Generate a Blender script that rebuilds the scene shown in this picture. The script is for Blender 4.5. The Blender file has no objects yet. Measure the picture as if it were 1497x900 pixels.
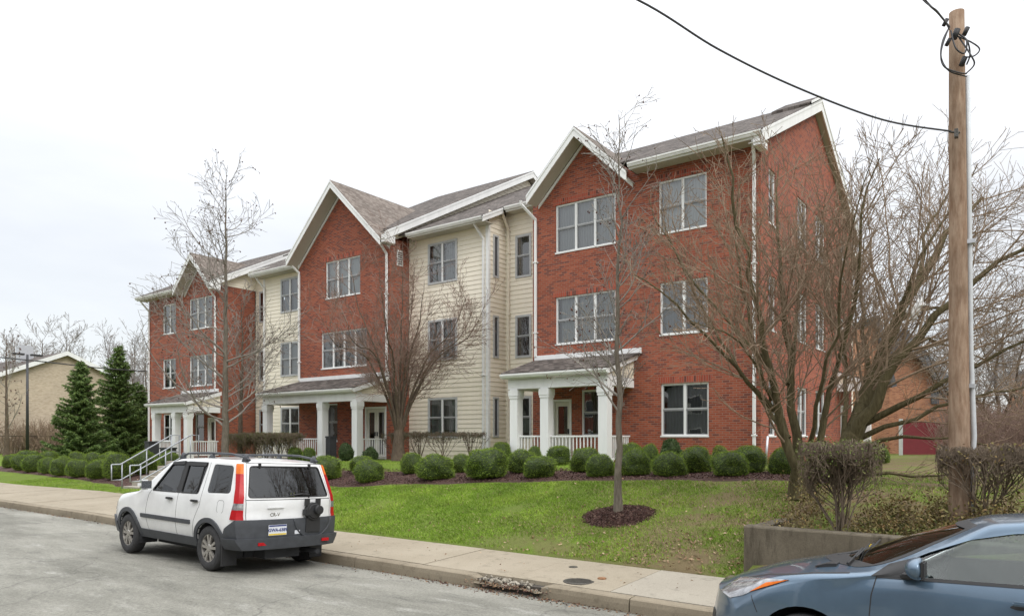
import bpy, bmesh, math, random
import numpy as np
from mathutils import Vector, Matrix, noise
from mathutils.bvhtree import BVHTree
random.seed(7); rng = np.random.default_rng(7)
PI = math.pi
scene = bpy.context.scene
COL = scene.collection

# ---------------------------------------------------------------- calibration of the viewpoint
F = 1037.0; CX = 748.5; HY = 637.0; H = 2.0; TH = math.radians(36.6)
S, C = math.sin(TH), math.cos(TH)
def on_y(px, Y):
    t = (px-CX)/F
    return Y*(t*C-S)/(C+t*S)
def depth(X, Y): return -X*S + Y*C
def at(px, py, d):
    l = (px-CX)/F*d
    return Vector((l*C-d*S, d*C+l*S, H-(py-HY)*d/F))

cam = bpy.data.cameras.new('camera'); camo = bpy.data.objects.new('camera', cam); COL.objects.link(camo)
camo.location = (0, 0, H); camo.rotation_euler = (PI/2, 0, TH)
cam.sensor_width = 36; cam.lens = F/1497*36; cam.shift_y = (HY-450)/1497; cam.clip_end = 2000; cam.clip_start = 0.05
scene.camera = camo
scene.view_settings.view_transform = 'Standard'; scene.view_settings.look = 'None'
scene.view_settings.gamma = 1; scene.view_settings.exposure = 0.0
scene.view_settings.use_curve_mapping = False

# ---------------------------------------------------------------- materials
MATS = {}
class NT:
    def __init__(s, m):
        s.t = m.node_tree; s.n = s.t.nodes; s.l = s.t.links
    def node(s, typ, **kw):
        n = s.n.new(typ)
        for k, v in kw.items():
            if k.startswith('i_'):
                n.inputs[int(k[2:]) if k[2:].isdigit() else k[2:].replace('_', ' ')].default_value = v
            else: setattr(n, k, v)
        return n
    def link(s, a, b): s.l.new(a, b)
def rgb(c): return (c[0], c[1], c[2], 1)
def ramp(nt, src, stops):
    r = nt.node('ShaderNodeValToRGB'); e = r.color_ramp.elements
    while len(e) < len(stops): e.new(.5)
    for el, (p, c) in zip(e, stops):
        el.position = p; el.color = rgb(c) if not isinstance(c, (int, float)) else (c, c, c, 1)
    nt.link(src, r.inputs[0]); return r.outputs[0]
def mixc(nt, f, a, b, mode='MIX'):
    m = nt.node('ShaderNodeMix', data_type='RGBA', blend_type=mode)
    for s_, v in ((0, f), (6, a), (7, b)):
        if isinstance(v, bpy.types.NodeSocket): nt.link(v, m.inputs[s_])
        else: m.inputs[s_].default_value = v if s_ == 0 else rgb(v)
    return m.outputs[2]
def coords(nt, kind='Object'):
    return nt.node('ShaderNodeTexCoord').outputs[kind]
def noise_tex(nt, co, scale, detail=4, rough=.55, dim='3D'):
    n = nt.node('ShaderNodeTexNoise', noise_dimensions=dim)
    n.inputs['Scale'].default_value = scale; n.inputs['Detail'].default_value = detail; n.inputs['Roughness'].default_value = rough
    nt.link(co, n.inputs['Vector']); return n.outputs['Fac']
def new_mat(name, rough=.6, metal=0, spec=.5):
    m = bpy.data.materials.new(name); m.use_nodes = True
    nt = NT(m); b = nt.n['Principled BSDF']
    b.inputs['Roughness'].default_value = rough; b.inputs['Metallic'].default_value = metal
    b.inputs['Specular IOR Level'].default_value = spec
    MATS[name] = m; return m, nt, b
def bump(nt, b, h, strength=.3, dist=.01):
    n = nt.node('ShaderNodeBump'); n.inputs['Strength'].default_value = strength; n.inputs['Distance'].default_value = dist
    nt.link(h, n.inputs['Height']); nt.link(n.outputs[0], b.inputs['Normal'])
def simple(name, col, rough=.6, var=.12, scale=6, metal=0, spec=.5, bumps=0, bscale=40, coat=0, streak=False):
    m, nt, b = new_mat(name, rough, metal, spec)
    co = coords(nt)
    if streak:
        mp = nt.node('ShaderNodeMapping'); mp.inputs['Scale'].default_value = (1, 1, .12); nt.link(co, mp.inputs[0]); co = mp.outputs[0]
    n = noise_tex(nt, co, scale, 5, .6)
    lo = [c*(1-var) for c in col]; hi = [min(1, c*(1+var)) for c in col]
    c = ramp(nt, n, [(.3, lo), (.7, hi)])
    nt.link(c, b.inputs['Base Color'])
    if bumps: bump(nt, b, noise_tex(nt, co, bscale, 4), bumps, .01)
    if coat: b.inputs['Coat Weight'].default_value = coat; b.inputs['Coat Roughness'].default_value = .04
    return m

def brick_mat(name, c1, c2, dark, mortar, w=.203, h=.0667, ms=.009, rot=False):
    m, nt, b = new_mat(name, .85, 0, .25)
    uv = coords(nt, 'UV')
    if rot:
        mp = nt.node('ShaderNodeMapping'); mp.inputs['Rotation'].default_value = (0, 0, PI/2); nt.link(uv, mp.inputs[0]); uv = mp.outputs[0]
    br = nt.node('ShaderNodeTexBrick', offset=.5 if not rot else 0, squash=1)
    br.inputs['Scale'].default_value = 1; br.inputs['Mortar Size'].default_value = ms; br.inputs['Mortar Smooth'].default_value = .2
    br.inputs['Bias'].default_value = -.1; br.inputs['Brick Width'].default_value = w; br.inputs['Row Height'].default_value = h
    br.inputs['Color1'].default_value = (0, 0, 0, 1); br.inputs['Color2'].default_value = (1, 1, 1, 1); br.inputs['Mortar'].default_value = (.5, .5, .5, 1)
    nt.link(uv, br.inputs['Vector'])
    bc = ramp(nt, br.outputs['Color'], [(0, dark), (.05, dark), (.2, c1), (.75, c2), (1, [x*1.15 for x in c2])])
    n1 = noise_tex(nt, uv, .35, 4); n2 = noise_tex(nt, uv, 25, 4)
    v = mixc(nt, 1, bc, ramp(nt, n1, [(.3, .84), (.7, 1.12)]), 'MULTIPLY')
    v = mixc(nt, 1, v, ramp(nt, n2, [(.2, .86), (.8, 1.1)]), 'MULTIPLY')
    v = mixc(nt, br.outputs['Fac'], v, mortar)
    nt.link(v, b.inputs['Base Color'])
    inv = nt.node('ShaderNodeMath', operation='SUBTRACT'); inv.inputs[0].default_value = 1; nt.link(br.outputs['Fac'], inv.inputs[1])
    bump(nt, b, inv.outputs[0], .6, .006)
    return m
brick_mat('brick', (.268, .062, .033), (.34, .092, .049), (.17, .055, .042), (.27, .155, .115))
brick_mat('brick_soldier', (.30, .06, .036), (.38, .082, .046), (.13, .045, .036), (.28, .15, .11), rot=True, w=.2, h=.075)
brick_mat('brick_tan', (.50, .41, .30), (.55, .46, .34), (.44, .35, .25), (.52, .45, .36))
brick_mat('brick_orange', (.38, .16, .08), (.46, .21, .11), (.28, .11, .06), (.38, .26, .19))

def shingle_mat(name, a, b_, c):
    m, nt, b = new_mat(name, .9, 0, .2)
    uv = coords(nt, 'UV')
    br = nt.node('ShaderNodeTexBrick', offset=.37, offset_frequency=2)
    br.inputs['Scale'].default_value = 1; br.inputs['Mortar Size'].default_value = .006; br.inputs['Brick Width'].default_value = .19; br.inputs['Row Height'].default_value = .14
    br.inputs['Color1'].default_value = (0, 0, 0, 1); br.inputs['Color2'].default_value = (1, 1, 1, 1); br.inputs['Mortar'].default_value = (.1, .1, .1, 1)
    nt.link(uv, br.inputs['Vector'])
    v = ramp(nt, br.outputs['Color'], [(0, a), (.5, b_), (1, c)])
    n = noise_tex(nt, uv, .6, 5); n2 = noise_tex(nt, uv, 60, 3)
    v = mixc(nt, 1, v, ramp(nt, n, [(.3, .85), (.7, 1.15)]), 'MULTIPLY')
    v = mixc(nt, 1, v, ramp(nt, n2, [(.3, .6), (.7, 1.4)]), 'MULTIPLY')
    nt.link(v, b.inputs['Base Color'])
    bump(nt, b, br.outputs['Color'], .5, .012)
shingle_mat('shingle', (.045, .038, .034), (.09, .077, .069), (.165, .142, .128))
shingle_mat('shingle_lit', (.12, .098, .083), (.17, .142, .122), (.22, .19, .165))  # same shingles, with the light on right-facing gable slopes painted in
simple('slate', (.085, .09, .10), .7, .3, 8)
simple('siding', (.80, .74, .615), .55, .05, 2, spec=.3, streak=True)
simple('trim', (.76, .765, .75), .45, .07, 3, streak=True)
simple('porch_white', (.78, .785, .78), .5, .06, 4, streak=True)
simple('soffit', (.48, .46, .40), .6, .06, 20)
simple('gutter', (.68, .68, .65), .4, .12, 3)
simple('frame_grey', (.46, .47, .47), .45, .08, 5)
simple('sash_grey', (.24, .245, .25), .5, .1, 5)
simple('screen_dark', (.07, .07, .075), .6, .1, 30)
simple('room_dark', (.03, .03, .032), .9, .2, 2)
simple('concrete_step', (.34, .31, .26), .85, .15, 5, bumps=.3)
simple('metal_rail', (.55, .56, .58), .35, .1, 8, metal=.6)
simple('black_plastic', (.035, .036, .04), .5, .2, 8)
simple('door_cream', (.62, .60, .53), .4, .05, 4)
def curtain_mat(name, col):
    m, nt, b = new_mat(name, .85, 0, .2)
    co = coords(nt, 'UV')
    w = nt.node('ShaderNodeTexWave', wave_type='BANDS', bands_direction='X'); w.inputs['Scale'].default_value = 3.2; w.inputs['Distortion'].default_value = 2.5; w.inputs['Detail'].default_value = 2
    nt.link(co, w.inputs['Vector'])
    nt.link(mixc(nt, w.outputs['Fac'], [c*.8 for c in col], col), b.inputs['Base Color'])
    bump(nt, b, w.outputs['Fac'], .5, .03)
curtain_mat('curtain_white', (.62, .63, .62)); curtain_mat('curtain_grey', (.26, .27, .28)); curtain_mat('curtain_dark', (.09, .095, .10)); curtain_mat('curtain_mid', (.40, .42, .43))
def blind_mat(name, col):
    m, nt, b = new_mat(name, .6, 0, .3)
    co = coords(nt, 'UV')
    w = nt.node('ShaderNodeTexWave', wave_type='BANDS', bands_direction='Y'); w.inputs['Scale'].default_value = 6.5; nt.link(co, w.inputs['Vector'])
    nt.link(mixc(nt, w.outputs['Fac'], [c*.6 for c in col], col), b.inputs['Base Color'])
blind_mat('blind', (.5, .5, .47))
def glass_mat(name, tint, refl=.12, rough=.015):
    m = bpy.data.materials.new(name); m.use_nodes = True; nt = NT(m); nt.n.remove(nt.n['Principled BSDF'])
    out = nt.n['Material Output']
    tr = nt.node('ShaderNodeBsdfTransparent'); tr.inputs[0].default_value = rgb(tint)
    gl = nt.node('ShaderNodeBsdfGlossy'); gl.inputs['Roughness'].default_value = rough; gl.inputs[0].default_value = (1, 1, 1, 1)
    fr = nt.node('ShaderNodeFresnel'); fr.inputs['IOR'].default_value = 1.5
    co = coords(nt); n = noise_tex(nt, co, 1.3, 2)
    bp = nt.node('ShaderNodeBump'); bp.inputs['Strength'].default_value = .06; bp.inputs['Distance'].default_value = .05
    nt.link(n, bp.inputs['Height']); nt.link(bp.outputs[0], gl.inputs['Normal'])
    ad = nt.node('ShaderNodeMath', operation='ADD', use_clamp=True); ad.inputs[1].default_value = refl; nt.link(fr.outputs[0], ad.inputs[0])
    mx = nt.node('ShaderNodeMixShader'); nt.link(ad.outputs[0], mx.inputs[0]); nt.link(tr.outputs[0], mx.inputs[1]); nt.link(gl.outputs[0], mx.inputs[2])
    nt.link(mx.outputs[0], out.inputs[0]); MATS[name] = m; return m
glass_mat('window_glass', (.72, .76, .76), .10)

# ---------------------------------------------------------------- objects
def things(name, label, cat, loc=(0, 0, 0), group=None, rotz=0):
    o = bpy.data.objects.new(name, None); COL.objects.link(o); o.location = loc; o.rotation_euler = (0, 0, rotz)
    o.empty_display_size = .2
    o['label'] = label; o['category'] = cat
    if group: o['group'] = group
    return o
def tag(o, label=None, cat=None, group=None, kind=None):
    if label: o['label'] = label
    if cat: o['category'] = cat
    if group: o['group'] = group
    if kind: o['kind'] = kind
    return o
def root_of(o):
    while o.parent: o = o.parent
    return o
def link_mesh(name, me, parent=None, local=False):
    o = bpy.data.objects.new(name, me); COL.objects.link(o)
    if parent is not None:
        r = root_of(parent)
        if not local and r.type == 'EMPTY': me.transform(Matrix.Translation(-r.location))
        o.parent = parent
    return o
class MB:
    def __init__(s): s.v = []; s.f = []; s.m = []; s.sm = []; s.mi = 0
    def face(s, pts, mi=None, smooth=False):
        k = len(s.v); s.v += [tuple(p) for p in pts]; s.f.append(list(range(k, k+len(pts)))); s.m.append(s.mi if mi is None else mi); s.sm.append(smooth)
    def box(s, x0, x1, y0, y1, z0, z1, mi=None):
        x0, x1 = min(x0, x1), max(x0, x1); y0, y1 = min(y0, y1), max(y0, y1); z0, z1 = min(z0, z1), max(z0, z1)
        k = len(s.v); s.v += [(x, y, z) for z in (z0, z1) for y in (y0, y1) for x in (x0, x1)]
        for q in ((0, 2, 3, 1), (4, 5, 7, 6), (0, 1, 5, 4), (2, 6, 7, 3), (0, 4, 6, 2), (1, 3, 7, 5)):
            s.f.append([k+i for i in q]); s.m.append(s.mi if mi is None else mi); s.sm.append(False)
    def prism(s, poly, vec, mi=None, mside=None):
        n = len(poly); k = len(s.v); vec = Vector(vec)
        s.v += [tuple(Vector(p)) for p in poly]+[tuple(Vector(p)+vec) for p in poly]
        a = s.mi if mi is None else mi; b = a if mside is None else mside
        s.f.append([k+i for i in range(n)][::-1]); s.m.append(b); s.sm.append(False)
        s.f.append([k+n+i for i in range(n)]); s.m.append(a); s.sm.append(False)
        for i in range(n):
            j = (i+1) % n; s.f.append([k+i, k+j, k+n+j, k+n+i]); s.m.append(b); s.sm.append(False)
    def tube(s, pts, r, n=8, mi=None, cap=True, smooth=True):
        pts = [Vector(p) for p in pts]; k = len(s.v); rr = r if isinstance(r, (list, tuple)) else [r]*len(pts)
        up = None
        for i, p in enumerate(pts):
            t = (pts[min(i+1, len(pts)-1)]-pts[max(i-1, 0)]).normalized()
            if up is None: up = t.orthogonal().normalized()
            up = (up-t*up.dot(t)); up = up.normalized() if up.length > 1e-6 else t.orthogonal().normalized()
            b = t.cross(up)
            for j in range(n):
                a = 2*PI*j/n; s.v.append(tuple(p+(up*math.cos(a)+b*math.sin(a))*rr[i]))
        m = s.mi if mi is None else mi
        for i in range(len(pts)-1):
            for j in range(n):
                s.f.append([k+i*n+j, k+i*n+(j+1) % n, k+(i+1)*n+(j+1) % n, k+(i+1)*n+j]); s.m.append(m); s.sm.append(smooth)
        if cap:
            s.f.append([k+j for j in range(n)][::-1]); s.m.append(m); s.sm.append(False)
            e = k+(len(pts)-1)*n; s.f.append([e+j for j in range(n)]); s.m.append(m); s.sm.append(False)
    def build(s, name, mats, parent=None, uv=True, recalc=True, bevel=0):
        me = bpy.data.meshes.new(name); me.from_pydata(s.v, [], s.f)
        for m in (mats if isinstance(mats, (list, tuple)) else [mats]): me.materials.append(MATS[m] if isinstance(m, str) else m)
        me.polygons.foreach_set('material_index', s.m); me.polygons.foreach_set('use_smooth', s.sm)
        if recalc or bevel:
            bm = bmesh.new(); bm.from_mesh(me)
            if bevel:
                bmesh.ops.remove_doubles(bm, verts=bm.verts, dist=1e-5)
                bmesh.ops.bevel(bm, geom=[e for e in bm.edges if len(e.link_faces) == 2 and e.calc_face_angle(0) > .6], offset=bevel, segments=2, affect='EDGES', clamp_overlap=True)
            bmesh.ops.recalc_face_normals(bm, faces=bm.faces); bm.to_mesh(me); bm.free()
        if uv: box_uv(me)
        return link_mesh(name, me, parent)
def box_uv(me):
    uvl = me.uv_layers.new(name='UVMap').data
    for p in me.polygons:
        n = p.normal
        if abs(n.z) > .97: t = Vector((1, 0, 0)); b = Vector((0, 1, 0))
        else:
            t = Vector((-n.y, n.x, 0)).normalized(); b = n.cross(t)
            if b.z < 0: b = -b
        for li in p.loop_indices:
            co = me.vertices[me.loops[li].vertex_index].co
            uvl[li].uv = (co.dot(t), co.dot(b))
def clip_band(poly, lo, hi):
    def clip(pl, z, keep_above):
        out = []
        for i in range(len(pl)):
            a, b = pl[i], pl[(i+1) % len(pl)]
            ia = (a[1] >= z) == keep_above or a[1] == z; ib = (b[1] >= z) == keep_above or b[1] == z
            if ia: out.append(a)
            if ia != ib:
                t = (z-a[1])/(b[1]-a[1]); out.append((a[0]+(b[0]-a[0])*t, z))
        return out
    p = clip(poly, lo, True)
    return clip(p, hi, False) if len(p) > 2 else []
# ---------------------------------------------------------------- sky and daylight (overcast)
w = bpy.data.worlds.new('World'); scene.world = w; w.use_nodes = True
nt = NT(w); nt.n.clear()
out = nt.node('ShaderNodeOutputWorld')
SUN_EL, SUN_AZ = math.radians(42), math.radians(20)      # azimuth measured from +X towards -Y
sky = nt.node('ShaderNodeTexSky', sky_type='NISHITA', sun_disc=False, sun_elevation=SUN_EL)
sky.sun_rotation = math.radians(90)+SUN_AZ
b1 = nt.node('ShaderNodeBackground'); b1.inputs[1].default_value = .03; nt.link(sky.outputs[0], b1.inputs[0])
co = coords(nt, 'Generated')
sep = nt.node('ShaderNodeSeparateXYZ'); nt.link(co, sep.inputs[0])
mx = nt.node('ShaderNodeMath', operation='MAXIMUM'); mx.inputs[1].default_value = 0; nt.link(sep.outputs[2], mx.inputs[0])
pw = nt.node('ShaderNodeMath', operation='POWER'); pw.inputs[1].default_value = 2.0; nt.link(mx.outputs[0], pw.inputs[0])
lum = nt.node('ShaderNodeMapRange'); lum.inputs['From Min'].default_value = 0; lum.inputs['From Max'].default_value = 1
lum.inputs['To Min'].default_value = .70; lum.inputs['To Max'].default_value = 3.35; nt.link(pw.outputs[0], lum.inputs[0])
mp = nt.node('ShaderNodeMapping'); mp.inputs['Scale'].default_value = (1, 1, 3.2); mp.inputs['Location'].default_value = (.3, .2, .1); nt.link(co, mp.inputs[0])
cl = ramp(nt, noise_tex(nt, mp.outputs[0], 2.2, 6, .5), [(.34, (.90, .91, .93)), (.66, (1.1, 1.1, 1.1))])
b2 = nt.node('ShaderNodeBackground'); nt.link(cl, b2.inputs[0]); nt.link(lum.outputs[0], b2.inputs[1])
ad = nt.node('ShaderNodeAddShader'); nt.link(b1.outputs[0], ad.inputs[0]); nt.link(b2.outputs[0], ad.inputs[1]); nt.link(ad.outputs[0], out.inputs[0])
sl = bpy.data.lights.new('sun', 'SUN'); sl.energy = 1.1; sl.angle = math.radians(22); sl.color = (1, .965, .92)
so = bpy.data.objects.new('sun', sl); COL.objects.link(so)
sd = Vector((math.cos(SUN_EL)*math.cos(SUN_AZ), -math.cos(SUN_EL)*math.sin(SUN_AZ), math.sin(SUN_EL)))
so.rotation_euler = sd.to_track_quat('Z', 'Y').to_euler(); so.location = (0, -5, 30)

# ---------------------------------------------------------------- the lie of the land
KX = [-400, -80, -41, -31, -26, -20, -15.5, -10, -7, -4, 0, 8, 400]
PROF = {
 -400: [(10, .10), (13, .4), (20, .6)], -80: [(10.5, .10), (13, .45), (20, .6)], -41: [(10.5, .10), (14, .2), (16, .42), (20, .65)],
 -31: [(10.7, .10), (13, .25), (15, .5), (17, .75), (20, .9)], -26: [(11.1, .10), (12, .16), (13.2, .38), (15, .75), (20, 1.0)],
 -20: [(10, .10), (12.6, .5), (16, 1.08), (20, 1.08)],
 -15.5: [(9.2, .12), (12.8, .59), (16, 1.13), (20, 1.15)], -10: [(9.2, .12), (13, .92), (16, 1.2), (20, 1.2)],
 -7: [(9.2, .12), (10.8, .6), (13, 1.07), (16, 1.24), (20, 1.24)], -4: [(9.2, .12), (11, .75), (13, 1.18), (16, 1.28), (20, 1.2)],
 0: [(9.4, .78), (11, .85), (13, 1.1), (16, 1.2), (20, 1.15)], 8: [(9.4, .78), (11, .85), (13, 1.0), (20, 1.1)], 400: [(9.4, .78), (11, .85), (20, .9)]}
def walk_edge(X):   # back edge of the pavement
    return float(np.interp(X, [-80, -41, -31, -26, -23, -19.5, -15, 400], [10.5, 10.5, 10.7, 11.1, 11.0, 9.85, 9.22, 9.2]))
def terr(X, Y):
    i = max(0, min(len(KX)-2, int(np.searchsorted(KX, X))-1))
    def pr(k):
        p = PROF[k]; return float(np.interp(Y, [a for a, _ in p]+[60], [b for _, b in p]+[.75]))
    a, b = KX[i], KX[i+1]; t = (X-a)/(b-a); t = max(0, min(1, t))
    if b == 0: t = 0 if X < -3.0 and Y < 12 else (X-a)/(b-a)      # the retaining wall holds the corner
    z = pr(a)*(1-t)+pr(b)*t
    if Y > 60: z = .75+ (Y-60)*.0
    return z
def ground_mesh():
    xs = [-400, -250, -150, -110]+list(np.arange(-80, -42, 3))+list(np.arange(-42, -20, .8))+list(np.arange(-20, -3.3, .3))+[-3.15, -3.0]+list(np.arange(-2.6, 6, .5))+[8, 12, 20, 40, 80, 160, 400]
    v = []; f = []
    vs = list(np.linspace(0, 1, 26))
    ys_far = [12, 12.5, 13, 13.5, 14, 14.6, 15.3, 16, 17, 18, 19, 20, 24, 30, 40, 60, 100, 200, 500]
    rows = None
    for X in xs:
        ye = walk_edge(X)-.02
        ys = [-60, -10, ye-.001]+[ye+(12-ye)*t*t**0 for t in np.linspace(0, 1, 14)]+ys_far[1:]
        rows = len(ys)
        for j, Y in enumerate(ys):
            if j < 3: z = -.35
            else:
                z = terr(X, Y)-.012*(Y < walk_edge(X)+.05)
                if -30 < X < 2 and Y < 20: z += .025*noise.noise(Vector((X*.7, Y*.9, 0)))*(1 if Y > walk_edge(X)+.3 else 0)
            v.append((X, Y, z))
    n = len(xs)
    for i in range(n-1):
        for j in range(rows-1):
            f.append((i*rows+j, (i+1)*rows+j, (i+1)*rows+j+1, i*rows+j+1))
    me = bpy.data.meshes.new('ground'); me.from_pydata(v, [], f)
    me.polygons.foreach_set('use_smooth', [True]*len(f))
    me.materials.append(MATS['lawn']); o = link_mesh('ground', me); o['kind'] = 'structure'; return o
# bed of mulch: front and back edge
def bed_front(X): return float(np.interp(X, [-60, -41, -33, -27, -25.6, -16, -12, -6, -3], [14.0, 13.4, 12.7, 12.0, 12.1, 12.7, 12.9, 13.05, 13.1]))+.12*noise.noise(Vector((X*.6, 3, 0)))
def bed_back(X): return float(np.interp(X, [-60, -41, -27, -16, -3], [15.6, 15.2, 14.6, 15.0, 15.3]))+.12*noise.noise(Vector((X*.7, 8, 0)))

m, nt, b = new_mat('lawn', .95, 0, .1)
co = coords(nt); n1 = noise_tex(nt, co, .55, 5, .6); n2 = noise_tex(nt, co, 9, 4, .7); n3 = noise_tex(nt, co, 60, 3, .7)
c = ramp(nt, n1, [(.30, (.15, .19, .04)), (.5, (.12, .175, .03)), (.7, (.16, .225, .038))])
c = mixc(nt, ramp(nt, n2, [(.55, 0), (.75, .6)]), c, (.12, .095, .05))
c = mixc(nt, 1, c, ramp(nt, n3, [(.25, .6), (.75, 1.3)]), 'MULTIPLY')
sepx = nt.node('ShaderNodeSeparateXYZ'); nt.link(co, sepx.inputs[0])
wx = nt.node('ShaderNodeMapRange'); wx.inputs['From Min'].default_value = -9; wx.inputs['From Max'].default_value = -3.5; nt.link(sepx.outputs[0], wx.inputs[0])
n4 = noise_tex(nt, co, 1.4, 6, .65); ad_ = nt.node('ShaderNodeMath', operation='MULTIPLY'); nt.link(wx.outputs[0], ad_.inputs[0]); nt.link(ramp(nt, n4, [(.38, 0), (.55, 1)]), ad_.inputs[1])
c = mixc(nt, ad_.outputs[0], c, (.17, .125, .075))
nt.link(c, b.inputs['Base Color']); bump(nt, b, n3, .8, .03)

m, nt, b = new_mat('asphalt', .88, 0, .25)
co = coords(nt); mp = nt.node('ShaderNodeMapping'); mp.inputs['Scale'].default_value = (.35, 1, 1); nt.link(co, mp.inputs[0])
n1 = noise_tex(nt, mp.outputs[0], .9, 7, .62); n2 = noise_tex(nt, co, 34, 8, .9); n3 = noise_tex(nt, mp.outputs[0], 2.6, 8, .75)
c = ramp(nt, n1, [(.33, (.135, .132, .112)), (.5, (.205, .20, .172)), (.68, (.265, .258, .224))])
c = mixc(nt, ramp(nt, n3, [(.54, 0), (.66, .7)]), c, (.31, .305, .275))
c = mixc(nt, ramp(nt, n3, [(.34, .6), (.45, 0)]), c, (.10, .098, .088))
c = mixc(nt, 1, c, ramp(nt, n2, [(.33, .45), (.5, 1), (.67, 1.5)]), 'MULTIPLY')
vo = nt.node('ShaderNodeTexVoronoi', feature='DISTANCE_TO_EDGE'); vo.inputs['Scale'].default_value = .32
wv = nt.node('ShaderNodeVectorMath', operation='ADD'); nt.link(co, wv.inputs[0])
nn = nt.node('ShaderNodeTexNoise'); nn.inputs['Scale'].default_value = 1.7; nn.inputs['Detail'].default_value = 6; nt.link(co, nn.inputs['Vector'])
sc = nt.node('ShaderNodeVectorMath', operation='SCALE'); sc.inputs['Scale'].default_value = .9; nt.link(nn.outputs['Color'], sc.inputs[0]); nt.link(sc.outputs[0], wv.inputs[1])
nt.link(wv.outputs[0], vo.inputs['Vector'])
c = mixc(nt, ramp(nt, vo.outputs['Distance'], [(0, .5), (.004, .3), (.009, 0)]), c, (.07, .066, .06))
nt.link(c, b.inputs['Base Color']); bump(nt, b, n2, .5, .012)

def conc(name, a, b_, joint=None):
    m, nt, b = new_mat(name, .9, 0, .2)
    co = coords(nt); n1 = noise_tex(nt, co, .8, 6, .65); n2 = noise_tex(nt, co, 55, 4, .7)
    if joint: mp = nt.node('ShaderNodeMapping'); mp.inputs['Scale'].default_value = (1.6, 1, .25); nt.link(co, mp.inputs[0]); n3 = noise_tex(nt, mp.outputs[0], 5, 6, .7)
    else: n3 = noise_tex(nt, co, 5, 5, .7)
    c = ramp(nt, n1, [(.3, a), (.7, b_)])
    c = mixc(nt, ramp(nt, n3, [(.33, .8), (.5, 0)] if joint else [(.28, .6), (.45, 0)]), c, [x*.5 for x in a])
    c = mixc(nt, 1, c, ramp(nt, n2, [(.25, .8), (.75, 1.15)]), 'MULTIPLY')
    nt.link(c, b.inputs['Base Color']); bump(nt, b, n2, .4, .006)
conc('sidewalk', (.27, .232, .172), (.33, .288, .222)); conc('kerb', (.20, .168, .122), (.28, .24, .178)); conc('wall_concrete', (.095, .08, .058), (.18, .158, .12), True); conc('sidewalk_new', (.29, .262, .215), (.34, .31, .255))
simple('joint_dark', (.06, .052, .042), .95, .3, 9)
simple('mulch', (.055, .026, .02), .95, .5, 25, bumps=1, bscale=45)
simple('mulch_chip_a', (.075, .035, .027), .9, .4, 10); simple('mulch_chip_b', (.13, .08, .06), .9, .4, 10)
simple('dry_leaf', (.22, .13, .07), .8, .4, 6); simple('dry_leaf_light', (.38, .27, .17), .8, .3, 6)
for i, c in enumerate([(.145, .24, .024), (.195, .305, .032), (.265, .355, .05), (.33, .28, .14)]): simple('grass_%d' % i, c, .7, .25, 2, spec=.2)

ground_mesh()
KERB = 7.58
def kerb_y(X): return float(np.interp(X, [-80, -30, -23, -19, -15.5, -12, 400], [KERB+.3, KERB+.3, KERB+.28, KERB+.3, KERB+.15, KERB, KERB]))
def strip(name, mat, y0, y1, z0, z1, xs, sag=0):
    mb = MB()
    for a, b_ in zip(xs[:-1], xs[1:]):
        A = [(a, y0(a), z1), (b_, y0(b_), z1), (b_, y1(b_), z1), (a, y1(a), z1)]
        mb.face(A)
        mb.face([(a, y0(a), z0), (b_, y0(b_), z0), (b_, y0(b_), z1), (a, y0(a), z1)])
        mb.face([(a, y1(a), z1), (b_, y1(b_), z1), (b_, y1(b_), z0), (a, y1(a), z0)])
    a, b_ = xs[0], xs[-1]
    for X in (a, b_): mb.face([(X, y0(X), z0), (X, y1(X), z0), (X, y1(X), z1), (X, y0(X), z1)])
    return mb.build(name, mat)
XS = [-300, -120, -60, -40, -30, -26, -23, -21, -19, -17, -15.5, -14, -12]
# road
mb = MB(); g = XS+list(np.arange(-11, 9, 1.0))+[20, 60, 300]
def road_z(Y): return float(np.interp(Y, [-3.2, -1.5, 2, 5.3, 7.7], [-.10, -.02, .02, .01, -.10]))
RY = [-3.2, -1.5, 0, 2, 3.5, 5.3, 6, 6.8]
for a, b_ in zip(g[:-1], g[1:]):
    ys = [(y, y) for y in RY]+[(kerb_y(a)+.05, kerb_y(b_)+.05)]
    for (p0, p1), (q0, q1) in zip(ys[:-1], ys[1:]): mb.face([(a, p0, road_z(p0)), (b_, p1, road_z(p1)), (b_, q1, road_z(q1)), (a, q0, road_z(q0))], smooth=True)
mb.build('road', 'asphalt', recalc=False)['kind'] = 'structure'
# near pavement behind the camera
mb = MB(); mb.box(-300, 300, -5.5, -3.2, -.1, .14); mb.build('near_pavement', 'sidewalk')['kind'] = 'structure'
# kerb in long stones with gaps, one broken end
kerb_joints = [-300, -120, -60, -40, -30, -26.5, -22, -18.5, -15, -11.9, -8.76, -6.15]
def kerb_stone(a, b_, brk=None):
    mb = MB(); xs = list(np.linspace(a+.008, b_-.008, max(2, int(min(40, (b_-a)/.1)))))
    prof = [(0, -.2), (.004, -.0), (.012, .06), (.03, .073), (.16, .08), (.16, -.2)]
    for i in range(len(xs)-1):
        for j in range(len(prof)-1):
            P = []
            for (X, (dy, z)) in ((xs[i], prof[j]), (xs[i+1], prof[j]), (xs[i+1], prof[j+1]), (xs[i], prof[j+1])):
                zz = z; dd = dy
                if brk is not None:
                    k = max(0, 1-abs(X-brk)/.22); zz = z-k*.085*(z > -.01); dd = dy+k*.07*(dy < .1)
                dd += .006*noise.noise(Vector((X*3, z*9, 1))); zz += .004*noise.noise(Vector((X*4, 2, dy)))
                P.append((X, kerb_y(X)+dd, zz))
            mb.face(P, smooth=False)
    for X in (xs[0], xs[-1]):
        k = 0 if brk is None else max(0, 1-abs(X-brk)/.22)
        mb.face([(X, kerb_y(X)+dy+k*.07*(dy < .1), z-k*.085*(z > -.01)) for dy, z in prof])
    return mb
mb = MB()
K = MB()
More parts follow.
